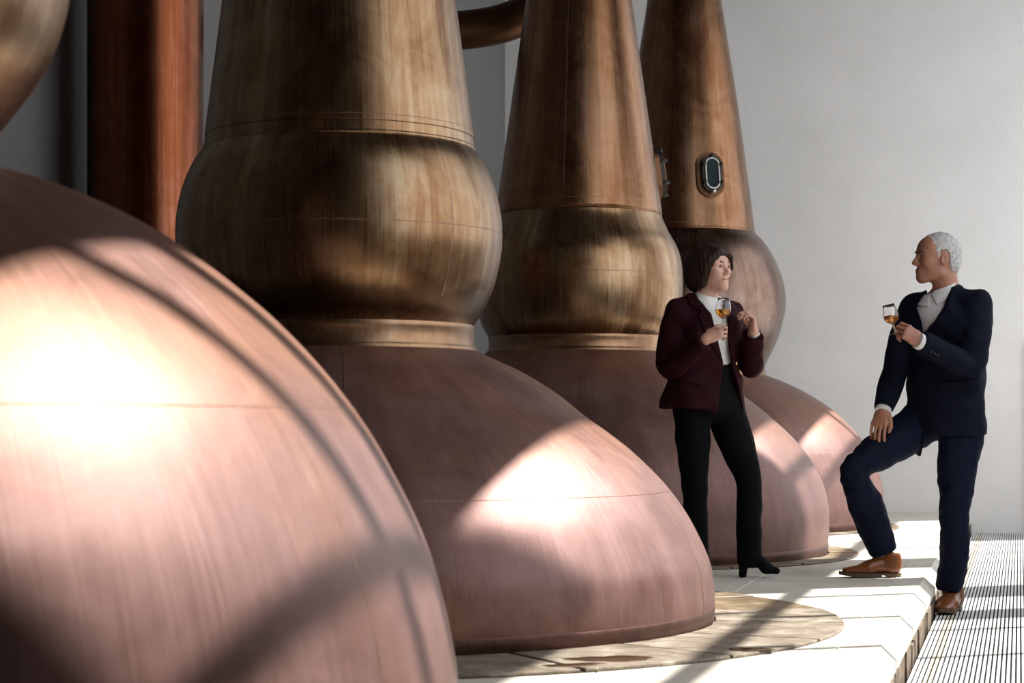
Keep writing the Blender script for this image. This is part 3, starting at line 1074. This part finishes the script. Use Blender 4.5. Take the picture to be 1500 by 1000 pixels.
M_BROWB = plain('brown_brow', (.06, .03, .02), .8)

def add_shoe(parent, loc, rz, L=.305, laces=True, wide=1.0):
    """brown lace-up shoe, x forward"""
    f = Field()
    f.ell((.042, 0, .058), ((1, 0, 0), (0, 1, 0), (0, 0, 1)), (.045, .036, .052), .02)
    f.ecap((.055, 0, .066), (.165, 0, .046), (.037, .044), (.043, .032), (0, 1, 0), .02)
    f.ecap((.165, 0, .038), (L - .035, 0, .028), (.044, .028), (.031, .018), (0, 1, 0), .02)
    f.cap((.05, 0, .06), (.045, 0, .102), .040, .041, .02)
    f.ecap((.09, 0, .085), (.15, 0, .07), (.02, .014), (.02, .01), (0, 1, 0), .015)
    lo, hi = (-.1, -.2, -.1), (.5, .2, .3)
    f.half((0, 0, .014), (0, 0, -1), lo, hi, .003)
    f.half((0, 0, .112), (-.25, 0, 1), lo, hi, .004)
    up = f.mesh('shoe', .0035, M_BROGUE, parent, 1)
    up.location = loc
    up.rotation_euler = (0, 0, rz)
    up.scale = (1, wide, 1)
    pts = []
    for t in np.linspace(0, 1, 22):
        x = t * L
        w = np.interp(t, [0, .02, .08, .25, .42, .6, .75, .88, .95, .985, 1], [.006, .02, .034, .036, .033, .043, .047, .039, .027, .014, .004])
        pts.append((x, w))
    out = [(x, w) for x, w in pts] + [(x, -w) for x, w in pts[::-1]]
    def slab(nm, o, z0, z1, toe=0):
        n = len(o)
        lift = lambda x: toe * max(0, x - .2) ** 2
        V = [(x, y, z0 + lift(x)) for x, y in o] + [(x, y, z1 + lift(x)) for x, y in o]
        Fc = [tuple(range(n)), tuple(range(n, 2 * n))] + [(i, (i + 1) % n, n + (i + 1) % n, n + i) for i in range(n)]
        return pyd(nm, V, Fc, M_SOLE, up)
    slab('sole', out, .008, .018, 1.0)
    ho = [(x, y) for x, y in out if x < .085]
    slab('heel', ho, 0, .0085)
    slab('sole_tread', [(x, y) for x, y in out if x > .10], 0.001, .0085, 1.0)
    if laces:
        for i in range(4):
            x = .098 + i * .017
            z = .104 - i * .0095
            tube('lace', [(x - .004, -.017, z - .010), (x, -.008, z - .001), (x, .008, z - .001), (x + .004, .017, z - .010)], .0024, M_LACE, up, 6)
    return up

def glass_of_whisky(name, loc, tilt_y, rz, label, sc=1.12):
    """tulip tasting glass; location at the foot, leaning by tilt_y"""
    o = [(.0, .0), (.024, .0), (.026, .002), (.022, .004), (.008, .007), (.0048, .013), (.0046, .036), (.008, .044), (.018, .050), (.028, .060), (.0325, .073), (.0325, .083), (.030, .097), (.0265, .112), (.0245, .128)]
    i = [(.0232, .128), (.0252, .112), (.0287, .097), (.0312, .083), (.0312, .073), (.0265, .0612), (.017, .0525), (.008, .0485), (0, .0475)]
    e = empty(name, loc)
    e.rotation_euler = (0, tilt_y, rz)
    e.scale = (sc,) * 3
    g = lathe('tulip_bowl', o + i, M_GLASS, e, 48)
    # drink: level top although the glass leans
    lv = .080
    lq = [(r - .0004, z) for r, z in i[::-1] if z < .0835]
    prof = catmull(lq, 4)
    seg = 40
    V, Fc = [], []
    n = len(prof)
    tl = math.tan(-tilt_y)
    for k in range(seg):
        a = 2 * math.pi * k / seg
        for r, z in prof:
            zt = lv - tl * r * math.cos(a)
            V.append((r * math.cos(a), r * math.sin(a), min(z, zt)))
    for k in range(seg):
        k2 = (k + 1) % seg
        for j in range(n - 1):
            Fc.append((k * n + j, k2 * n + j, k2 * n + j + 1, k * n + j + 1))
    Fc.append(tuple(k * n + n - 1 for k in range(seg)))
    pyd('whisky', V, Fc, M_WHISKY, e, True)
    tag(e, label, 'glass', 'tasting glasses of whisky')
    return e
M_GLASS = NT('clear_glass').set(Base_Color=(1, 1, 1), Roughness=.0, Transmission_Weight=1.0, IOR=1.45)
M_WHISKY = NT('amber_whisky').set(Base_Color=(.78, .30, .035), Roughness=.0, Transmission_Weight=.85, IOR=1.36)

# ---------------------------------------------------------------- the man
S_M = F_PX / 9.7
def PM(px, py, y=0.0):
    Z = 9.7 + y
    return V3((px - 750) / F_PX * Z - (1385 - 750) / F_PX * 9.7, y, CAM_H + (HORIZON - py) / F_PX * Z)
def PM2(pts, y=-.06):
    return [tuple(PM(px, py, y)[[0, 2]]) for px, py in pts]
man_xy = c2r((1385 - 750) / F_PX * 9.7, 9.7)

def build_man():
    a = V3(.76, -.65, 0)
    fw = V3(-.65, -.76, 0)
    zg = ZG
    sh_l, sh_r = V3(.130, -.125, 1.305), V3(-.135, .120, 1.305)
    el_l, wr_l = PM(1421, 538, -.185), PM(1347, 500, -.31)
    el_r, wr_r = PM(1311, 543, .05), PM(1294, 600, -.085)
    hip_l, hip_r = V3(.062, -.055, .78), V3(-.075, .06, .78)
    kn_r, an_r = PM(1253, 690, -.10), PM(1290, 806, -.005)
    kn_l, an_l = PM(1398, 745, -.07), PM(1391, 862, -.03)
    B = Field()
    B.ecap((.0, 0, .80), (.008, 0, .97), (.145, .10), (.140, .10), a, .03)
    B.ecap((.008, 0, .97), (0, 0, 1.24), (.145, .10), (.178, .112), a, .05)
    B.ecap((0, 0, 1.24), (0.0, .0, 1.345), (.175, .105), (.11, .07), a, .05)
    B.chain([sh_l, el_l, wr_l], [.048, .044, .028], .03)
    B.chain([sh_r, el_r, wr_r], [.048, .044, .028], .03)
    B.chain([hip_l, kn_l, an_l], [.08, .050, .040], .03)
    B.chain([hip_r, kn_r, an_r], [.08, .052, .040], .03)
    B.ecap(an_r + V3(.01, 0, -.05), an_r + V3(-.14, 0, -.10), (.034, .03), (.034, .018), (0, 1, 0), .03)
    B.ecap(an_l + V3(.0, .0, -.045), an_l + V3(-.03, -.13, -.085), (.032, .028), (.032, .016), (1, 0, 0), .03)
    O = V3(-.047, -.005, 1.432)
    hf = V3(-1, -.16, .0)
    P, ax = head(B, O, hf, V3(.03, 0, 1), 1.06)
    B.cap((.012, .0, 1.345), P(-.035, 0, .075), .062, .057, .03)
    # hands
    hand(B, wr_l, V3(-.74, -.02, .52), V3(.10, -.93, .30), False, [(28, 62, 42), (34, 66, 44), (42, 66, 44), (50, 66, 44)],
         [(.05, .040, -.022), (.078, .030, -.034), (.098, .020, -.036)], 1.02)
    hand(B, wr_r, V3(-.30, -.30, -.88), V3(-.40, -.82, .40), True, [(16, 26, 18), (14, 26, 18), (14, 28, 20), (16, 30, 22)],
         [(.050, .046, -.004), (.076, .052, -.012), (.098, .048, -.018)], 1.04, .03)
    lids = list(eyes_and_brows(P, ax, 1.06, None, M_BROWG, 0))
    for g in lids:
        B.ops += g.ops
    body = B.mesh('person', .0034, M_SKIN_M, None, 2)
    for o in bpy.data.objects:
        if o.name.split('.')[0] in ('eye', 'eyebrow', 'eyelashes') and o.parent is None:
            o.parent = body
    # hair
    H = Field()
    f, l, up = ax
    s = 1.06
    Lp = Field()
    Lp.cap(P(.0900, -.018, .0535), P(.0900, .018, .0535), .0052 * s, .0052 * s, .002)
    Lp.cap(P(.0882, -.016, .0430), P(.0882, .016, .0430), .0062 * s, .0062 * s, .002)
    Lp.cap(P(.100, -.026, .0478), P(.100, .026, .0478), .0028, .0028, .003, 's')
    Lp.mesh('lips', .0016, M_LIP_M, body, 1)
    H.ell(P(-.015, 0, .139), ax, (.101 * s, .079 * s, .094 * s), .01)
    H.ell(P(-.055, 0, .085), ax, (.052 * s, .062 * s, .062 * s), .03)
    hp = [(.074, .192), (.052, .178), (.040, .160), (.030, .135), (.026, .105), (.010, .100), (.012, .140), (-.010, .148), (-.032, .130), (-.036, .095), (-.042, .058), (-.12, .03), (-.2, .1), (-.2, .3), (.074, .3)]
    lo, hi = H.bounds()
    def hm(X, Y, Z):
        qx, qy, qz = X - O[0], Y - O[1], Z - O[2]
        u = (qx * f[0] + qy * f[1] + qz * f[2]) / s
        v = (qx * up[0] + qy * up[1] + qz * up[2]) / s
        return poly_sdf(hp, u, v) * s
    H.add(lo - .02, hi + .02, hm, .006, 'x')
    H.fns.append(folds(.0016, 260, 3))
    H.mesh('hair', .0034, M_GREY, body, 1)
    # trousers
    T = Field()
    T.ecap((.0, 0, .80), (.005, 0, 1.0), (.165, .118), (.158, .112), a, .04)
    mid_l = hip_l * .5 + kn_l * .5 + V3(.004, 0, 0)
    T.chain([hip_l + V3(.012, 0, -.03), mid_l, kn_l, kn_l * .5 + an_l * .5 + V3(.008, 0, 0), an_l + V3(-.002, 0, .018)], [.108, .094, .073, .070, .066], .04)
    mid_r = hip_r * .5 + kn_r * .5 + V3(0, 0, -.005)
    T.chain([hip_r, mid_r, kn_r, kn_r * .5 + an_r * .5 + V3(.004, 0, 0), an_r + V3(.002, 0, .02)], [.105, .098, .070, .079, .075], .04)
    sd = unit(kn_r - an_r)
    T.half(an_r + V3(0, 0, -.012), -sd, an_r - .14, an_r + V3(.14, .14, .06), .004)
    T.half(an_l + V3(0, 0, -.012), (0, 0, -1), an_l - .14, an_l + V3(.14, .14, .06), .004)
    T.fns.append(folds(.0055, 36, 11))
    T.fns.append(folds(.0025, 80, 12))
    T.mesh('trousers', .0045, M_NAVY2, body, 1)
    # shirt
    Sh = Field()
    Sh.ecap((.004, 0, 1.0), (0, 0, 1.24), (.165, .118), (.195, .130), a, .04)
    Sh.ecap((0, 0, 1.24), (0, 0, 1.335), (.19, .120), (.12, .082), a, .04)
    Sh.cap((.012, 0, 1.35), (-.003, 0, 1.405), .070, .066, .02)
    lo, hi = Sh.bounds()
    Sh.half((-.003, 0, 1.412), (-.42, -.1, 1), (-.3, -.3, 1.36), (.3, .3, 1.5), .003)
    shirt = Sh.mesh('shirt', .004, M_WHITE, body, 1)
    detail('shirt_collar', Sh, PM2([(1398, 401), (1380, 414), (1366, 430), (1370, 447), (1384, 441), (1402, 412)]), .006, .002, M_WHITE, body, -.2, .02)
    detail('shirt_collar', Sh, PM2([(1352, 423), (1346, 432), (1349, 446), (1360, 449), (1363, 432)]), .006, .002, M_WHITE, body, -.2, .02)
    for i, (px, py) in enumerate(((1360, 452), (1357, 466))):
        pass
    # jacket
    J = Field()
    J.ecap((.0, 0, .70), (.006, 0, .97), (.205, .148), (.187, .138), a, .04)
    J.ecap((.006, 0, .97), (0, 0, 1.23), (.187, .138), (.218, .150), a, .04)
    J.ecap((0, 0, 1.23), (.0, .0, 1.33), (.212, .138), (.14, .09), a, .05)
    J.cap((.01, .01, 1.35), (.02, .02, 1.385), .078, .070, .03)
    J.chain([sh_l, sh_l * .5 + el_l * .5 + V3(.006, 0, 0), el_l, el_l * .5 + wr_l * .5, wr_l], [.068, .072, .064, .058, .046], .05)
    J.cap((.02, .01, 1.345), sh_l + V3(-.012, .01, .015), .055, .056, .04)
    J.cap((0, .02, 1.335), sh_r + V3(.012, 0, .012), .055, .054, .04)
    J.chain([sh_r, sh_r * .5 + el_r * .5 + V3(-.004, 0, 0), el_r, el_r * .5 + wr_r * .5, wr_r], [.066, .069, .061, .056, .046], .05)
    dl, dr = unit(wr_l - el_l), unit(wr_r - el_r)
    J.half(wr_l - dl * .012, dl, wr_l - .085, wr_l + .085, .003)
    J.half(wr_r - dr * .004, dr, wr_r - .07, wr_r + .07, .003)
    J.half((0, 0, .695), (.02, .05, -1), (-.12, -.4, .4), (.4, .4, .72), .004)
    J.half((0.012, 0, 1.405), (-.35, -.1, 1), (-.085, -.3, 1.34), (.3, .3, 1.5), .004)
    Jb = J.copy()
    cut_opening(J, PM2([(1338, 424), (1346, 455), (1350, 486), (1355, 486), (1382, 448), (1400, 402), (1370, 392)]), .030, -.4, -.01)
    cut_opening(J, PM2([(1331, 570), (1322, 655), (1352, 655), (1339, 600)]), .020, -.4, .0)
    J.fns.append(folds(.005, 32, 21))
    J.fns.append(folds(.0024, 75, 22))
    J.mesh('jacket', .0042, M_NAVY, body, 1)
    Jb.fns = list(J.fns)
    detail('lapel', Jb, PM2([(1400, 403), (1382, 447), (1354, 485), (1346, 512), (1362, 502), (1396, 460), (1391, 448), (1407, 440), (1410, 420)]), .008, .003, M_NAVY, body, -.4, .0)
    detail('lapel', Jb, PM2([(1340, 430), (1331, 442), (1330, 468), (1345, 508), (1350, 487), (1345, 455)]), .008, .003, M_NAVY, body, -.4, .0)
    detail('pocket_flap', Jb, PM2([(1371, 561), (1427, 556), (1428, 572), (1372, 576)]), .0065, .002, M_NAVY, body, -.4, .0)
    bt = PM(1340, 520, 0)
    for px, py in ((1363, 516), (1368, 518), (1373, 520)):
        c = PM(px, py, -.31)
        c[1] = (el_l + (wr_l - el_l) * np.clip((c[0] - el_l[0]) / (wr_l[0] - el_l[0]), 0, 1))[1] - .052
        sphere('cuff_button', c, (.0055, .003, .0055), ((1, 0, 0), (0, 1, 0), (0, 0, 1)), M_BUTTON, body, 10)
    # cuffs
    for w_, d_ in ((wr_l, dl), (wr_r, dr)):
        K = Field()
        K.cap(w_ - d_ * .05, w_ + d_ * .012, .040, .040, .01)
        K.half(w_ + d_ * .014, d_, w_ - .12, w_ + .12, .003)
        K.mesh('shirt_cuff', .003, M_WHITE, body, 1)
    # shoes
    add_shoe(body, tuple(V3(an_r[0] + .098, an_r[1] - .01, .002)), R(180 + 2))
    add_shoe(body, tuple(V3(an_l[0] + .045, an_l[1] + .065, zg + .002)), R(-117), .31, True, 1.18)
    body.location = (man_xy[0], man_xy[1], 0)
    body.rotation_euler = (0, 0, PHI)
    tag(body, 'silver-haired man in navy suit stepping onto the stone kerb, raising a glass', 'person', 'two people tasting whisky')
    return body

man = build_man()

def world_of(P0, xy):
    return (xy[0] + P0[0] * CP - P0[1] * SP, xy[1] + P0[0] * SP + P0[1] * CP, P0[2])

glass_of_whisky('whisky_glass', world_of(PM(1312, 489, -.300), man_xy), R(-14), PHI, 'tulip glass of amber whisky tilted in the hand of the man')

# ---------------------------------------------------------------- the woman
S_W = F_PX / 9.65
def PW(px, py, y=0.0):
    Z = 9.65 + y
    return V3((px - 750) / F_PX * Z - (1040 - 750) / F_PX * 9.65, y, CAM_H + (HORIZON - py) / F_PX * Z)
def PW2(pts, y=-.11):
    return [tuple(PW(px, py, y)[[0, 2]]) for px, py in pts]
wom_xy = c2r((1040 - 750) / F_PX * 9.65, 9.65)

def build_woman():
    fw = unit(V3(.5, -.866, 0))
    a = V3(.866, .5, 0)
    cx = -.02
    sh_r, sh_l = V3(cx - .150, -.075, 1.272), V3(cx + .135, .08, 1.272)
    el_r, wr_r = PW(981, 536, -.10), PW(1035, 496, -.27)
    el_l, wr_l = PW(1100, 536, .02), PW(1104, 487, -.135)
    hip_r, hip_l = V3(-.09, -.04, .86), V3(.062, .05, .86)
    kn_r, an_r = PW(1017, 705, -.03), PW(1021, 820, .05)
    kn_l, an_l = PW(1097, 705, -.02), PW(1097, 818, .01)
    B = Field()
    B.ecap((cx, 0, .86), (cx + .005, 0, 1.04), (.15, .105), (.118, .088), a, .05)
    B.ecap((cx + .005, 0, 1.04), (cx, 0, 1.22), (.118, .088), (.145, .10), a, .05)
    B.ecap((cx, 0, 1.22), (cx, 0, 1.31), (.145, .09), (.10, .065), a, .05)
    B.chain([sh_r, el_r, wr_r], [.040, .037, .024], .03)
    B.chain([sh_l, el_l, wr_l], [.040, .037, .024], .03)
    B.chain([hip_r, kn_r, an_r], [.085, .048, .035], .05)
    B.chain([hip_l, kn_l, an_l], [.085, .048, .035], .05)
    for an, dv in ((an_r, V3(.02, -.085, -.050)), (an_l, V3(.085, -.012, -.050))):
        B.ecap(an, an + dv, (.022, .022), (.020, .012), (-dv[1], dv[0], 0), .02)
    O = V3(.010, -.005, 1.386)
    P, ax = head(B, O, V3(.68, -.73, .02), V3(-.03, 0, 1), .97, False)
    B.cap((cx, .0, 1.31), P(-.035, 0, .07), .050, .047, .03)
    hand(B, wr_r, V3(.80, -.10, .46), V3(-.22, -.90, .30), True, [(30, 62, 40), (36, 66, 42), (44, 66, 42), (50, 66, 42)],
         [(.05, .038, -.022), (.076, .030, -.034), (.094, .022, -.036)], .90)
    hand(B, wr_l, V3(-.14, -.16, .97), V3(.78, .10, .10), False, [(48, 62, 36), (42, 58, 36), (44, 58, 38), (40, 60, 38)],
         [(.045, .040, -.016), (.070, .038, -.030), (.090, .030, -.040)], .92, -.05)
    lids = list(eyes_and_brows(P, ax, .97, None, M_BROWB, .003, .72, .0025))
    for g in lids:
        B.ops += g.ops
    body = B.mesh('person', .0034, M_SKIN_W, None, 2)
    for o in bpy.data.objects:
        if o.name.split('.')[0] in ('eye', 'eyebrow', 'eyelashes') and o.parent is None:
            o.parent = body
    f, l, up = ax
    s = .97
    Lp = Field()
    Lp.cap(P(.0905, -.016, .0535), P(.0905, .016, .0535), .0058 * s, .0058 * s, .002)
    Lp.cap(P(.0885, -.014, .0425), P(.0885, .014, .0425), .0066 * s, .0066 * s, .002)
    Lp.cap(P(.101, -.024, .048), P(.101, .024, .048), .002, .002, .003, 's')
    Lp.mesh('lips', .0016, M_LIP, body, 1)
    # hair: chin-length bob with a swept fringe
    H = Field()
    H.ell(P(-.020, -.003, .142), ax, (.112 * s, .094 * s, .098 * s), .02)
    H.ell(P(-.060, -.006, .085), ax, (.080 * s, .098 * s, .100 * s), .04)
    for q in (-1, 1):
        H.ecap(P(-.022, q * .074, .150), P(-.020, q * .078, .030), (.046 * s, .024 * s), (.046 * s, .022 * s), f, .03)
    # fringe swept from the parting to the far side, and a lock at the near temple
    H.cap(P(.066, -.020, .192), P(.090, .036, .160), .017 * s, .014 * s, .02)
    H.cap(P(.090, .036, .160), P(.078, .064, .110), .014 * s, .009 * s, .02)
    H.cap(P(.066, -.020, .192), P(.046, -.062, .150), .016 * s, .013 * s, .02)
    H.cap(P(.046, -.062, .150), P(.022, -.076, .09), .013 * s, .014 * s, .02)
    # open the face
    H.ell(P(.120, -.004, .078), ax, (.096 * s, .072 * s, .090 * s), .010, 's')
    H.ell(P(.045, 0, -.03), ax, (.07 * s, .064 * s, .06 * s), .02, 's')
    lo, hi = H.bounds()
    H.half(P(-.05, 0, .002), -up + .18 * f, lo - .02, hi + .02, .012)
    def strands(X, Y, Z):
        qx, qy, qz = X - O[0], Y - O[1], Z - O[2]
        th = np.arctan2(qx * l[0] + qy * l[1], qx * f[0] + qy * f[1] + .03)
        return (.0006 * np.sin(th * 31 + 25 * qz) + .0006 * np.sin(th * 71 - 34 * qz + 1) + .0008 * np.sin(th * 9 + 12 * qz)).astype(np.float32)
    H.fns.append(strands)
    H.mesh('hair', .0032, M_BRUN, body, 1)
    # boots
    for an, rz in ((an_l, R(-8)), (an_r, R(-78))):
        b = Field()
        b.cap((.03, 0, .22), (.03, 0, .115), .046, .041, .02)
        b.ecap((.030, 0, .115), (.118, 0, .040), (.034, .040), (.037, .026), (0, 1, 0), .03)
        b.ecap((.115, 0, .032), (.168, 0, .022), (.036, .024), (.024, .016), (0, 1, 0), .02)
        b.half((0, 0, .004), (0, 0, -1), (-.2, -.2, -.2), (.4, .2, .05), .003)
        up_ = b.mesh('ankle_boot', .0034, M_SUEDE, body, 1)
        up_.location = (an[0] - .035, an[1] - .005, .012)
        up_.rotation_euler = (0, 0, rz)
        h = Field()
        h.ecap((.012, 0, .10), (.004, 0, .0), (.026, .028), (.019, .021), (1, 0, 0), .01)
        h.half((0, 0, -.010), (0, 0, -1), (-.2, -.2, -.2), (.2, .2, .02), .002)
        h.mesh('heel', .0032, M_SUEDE, up_, 1)
    # trousers
    T = Field()
    T.ecap((cx + .01, 0, .86), (cx + .012, 0, 1.05), (.160, .115), (.126, .096), a, .04)
    T.chain([hip_r, hip_r * .5 + kn_r * .5, kn_r, kn_r * .5 + an_r * .5, an_r + V3(0, 0, -.01)], [.096, .084, .062, .060, .060], .04)
    T.chain([hip_l, hip_l * .5 + kn_l * .5, kn_l, kn_l * .5 + an_l * .5, an_l + V3(0, 0, -.01)], [.096, .086, .062, .060, .060], .04)
    for an in (an_r, an_l):
        T.half(an + V3(0, 0, -.045), (0, 0, -1), an - .12, an + V3(.12, .12, .03), .004)
    T.half((0, 0, 1.055), (0, 0, 1), (-.3, -.3, 1.0), (.3, .3, 1.3), .004)
    T.fns.append(folds(.0035, 40, 5))
    T.mesh('trousers', .0045, M_BLACK, body, 1)
    # white high-necked top
    W = Field()
    W.ecap((cx + .006, 0, 1.03), (cx, 0, 1.22), (.128, .100), (.158, .118), a, .04)
    W.ecap((cx, 0, 1.22), (cx, 0, 1.305), (.152, .104), (.10, .072), a, .04)
    W.cap((cx, -.005, 1.31), (cx + .008, -.012, 1.366), .066, .058, .025)
    W.half((cx, 0, 1.376), (.25, -.2, 1), (-.3, -.3, 1.34), (.3, .3, 1.5), .004)
    W.fns.append(folds(.003, 55, 9))
    W.mesh('white_top', .004, M_CREAM, body, 1)
    # velvet jacket
    J = Field()
    J.ecap((cx - .012, 0, .815), (cx - .004, 0, .93), (.228, .168), (.190, .140), a, .04)
    J.ecap((cx - .004, 0, .93), (cx, 0, 1.06), (.190, .140), (.152, .122), a, .04)
    J.ecap((cx, 0, 1.06), (cx, 0, 1.22), (.152, .122), (.178, .140), a, .04)
    J.ecap((cx, 0, 1.22), (cx - .004, 0, 1.295), (.172, .122), (.128, .085), a, .05)
    J.cap((cx - .012, .02, 1.31), (cx - .016, .026, 1.350), .076, .066, .03)
    J.chain([sh_r, sh_r * .5 + el_r * .5 + V3(-.004, 0, 0), el_r, el_r * .5 + wr_r * .5, wr_r], [.058, .066, .060, .054, .045], .05)
    J.cap((cx - .02, .02, 1.318), sh_r + V3(.012, 0, .014), .052, .048, .04)
    J.cap((cx - .01, .025, 1.318), sh_l + V3(-.012, 0, .014), .050, .046, .04)
    J.chain([sh_l, sh_l * .5 + el_l * .5, el_l, el_l * .5 + wr_l * .5, wr_l], [.056, .060, .056, .052, .043], .05)
    dr, dl = unit(wr_r - el_r), unit(wr_l - el_l)
    J.half(wr_r - dr * .016, dr, wr_r - .075, wr_r + .075, .003)
    J.half(wr_l - dl * .022, dl, wr_l - .065, wr_l + .065, .003)
    J.half((0, 0, .808), (-.06, 0, -1), (-.4, -.4, .5), (.4, .4, .86), .004)
    J.half((cx, 0, 1.365), (.3, -.15, 1), (-.3, -.3, 1.32), (.3, .3, 1.5), .004)
    Jb = J.copy()
    cut_opening(J, PW2([(1012, 420), (1022, 436), (1040, 459), (1050, 496), (1058, 530), (1056, 560), (1046, 612), (1093, 612), (1082, 560), (1075, 535), (1068, 496), (1069, 457), (1063, 438), (1050, 420)]), .040, -.4, .03)
    J.fns.append(folds(.0055, 34, 31))
    J.fns.append(folds(.0028, 80, 32))
    J.mesh('velvet_jacket', .0042, M_VELVET, body, 1)
    Jb.fns = list(J.fns)
    detail('lapel', Jb, PW2([(1011, 424), (1024, 440), (1041, 460), (1051, 498), (1058, 530), (1048, 516), (1034, 492), (1021, 462), (1026, 456), (1012, 448), (1006, 432)]), .008, .003, M_VELVET, body, -.4, .03)
    detail('lapel', Jb, PW2([(1063, 440), (1069, 458), (1068, 498), (1075, 533), (1081, 505), (1084, 470), (1079, 462), (1083, 452), (1074, 440)]), .008, .003, M_VELVET, body, -.4, .12)
    detail('pocket_flap', Jb, PW2([(990, 548), (1030, 556), (1029, 566), (989, 558)]), .0055, .002, M_VELVET, body, -.4, .0)
    c = PW(1077, 532, 0)
    A_, lo_, ax_ = Jb.sample(.004, V3(c[0] - .004, -.3, c[2] - .004), V3(c[0] + .006, .1, c[2] + .006))
    yy = ax_[1][np.argmax(A_[1, :, 1] < 0)]
    sphere('gold_button', (c[0], yy - .002, c[2]), (.0085, .006, .0085), ((1, 0, 0), (0, 1, 0), (0, 0, 1)), M_GOLD, body, 12)
    # wrist watch
    w_ = wr_l - dl * .006
    K = Field()
    K.cap(w_ - dl * .006, w_ + dl * .006, .031, .031, .005)
    K.half(w_ + dl * .009, dl, w_ - .06, w_ + .06, .002)
    K.half(w_ - dl * .009, -dl, w_ - .06, w_ + .06, .002)
    wt = K.mesh('wrist_watch', .0028, M_WATCH, body, 1)
    body.location = (wom_xy[0], wom_xy[1], 0)
    body.rotation_euler = (0, 0, PHI)
    tag(body, 'dark-haired woman in burgundy velvet jacket and black trousers, holding a glass', 'person', 'two people tasting whisky')
    return body

woman = build_woman()
glass_of_whisky('whisky_glass', world_of(PW(1058, 481, -.285), wom_xy), R(3), PHI, 'upright tulip glass of amber whisky in the hand of the woman')
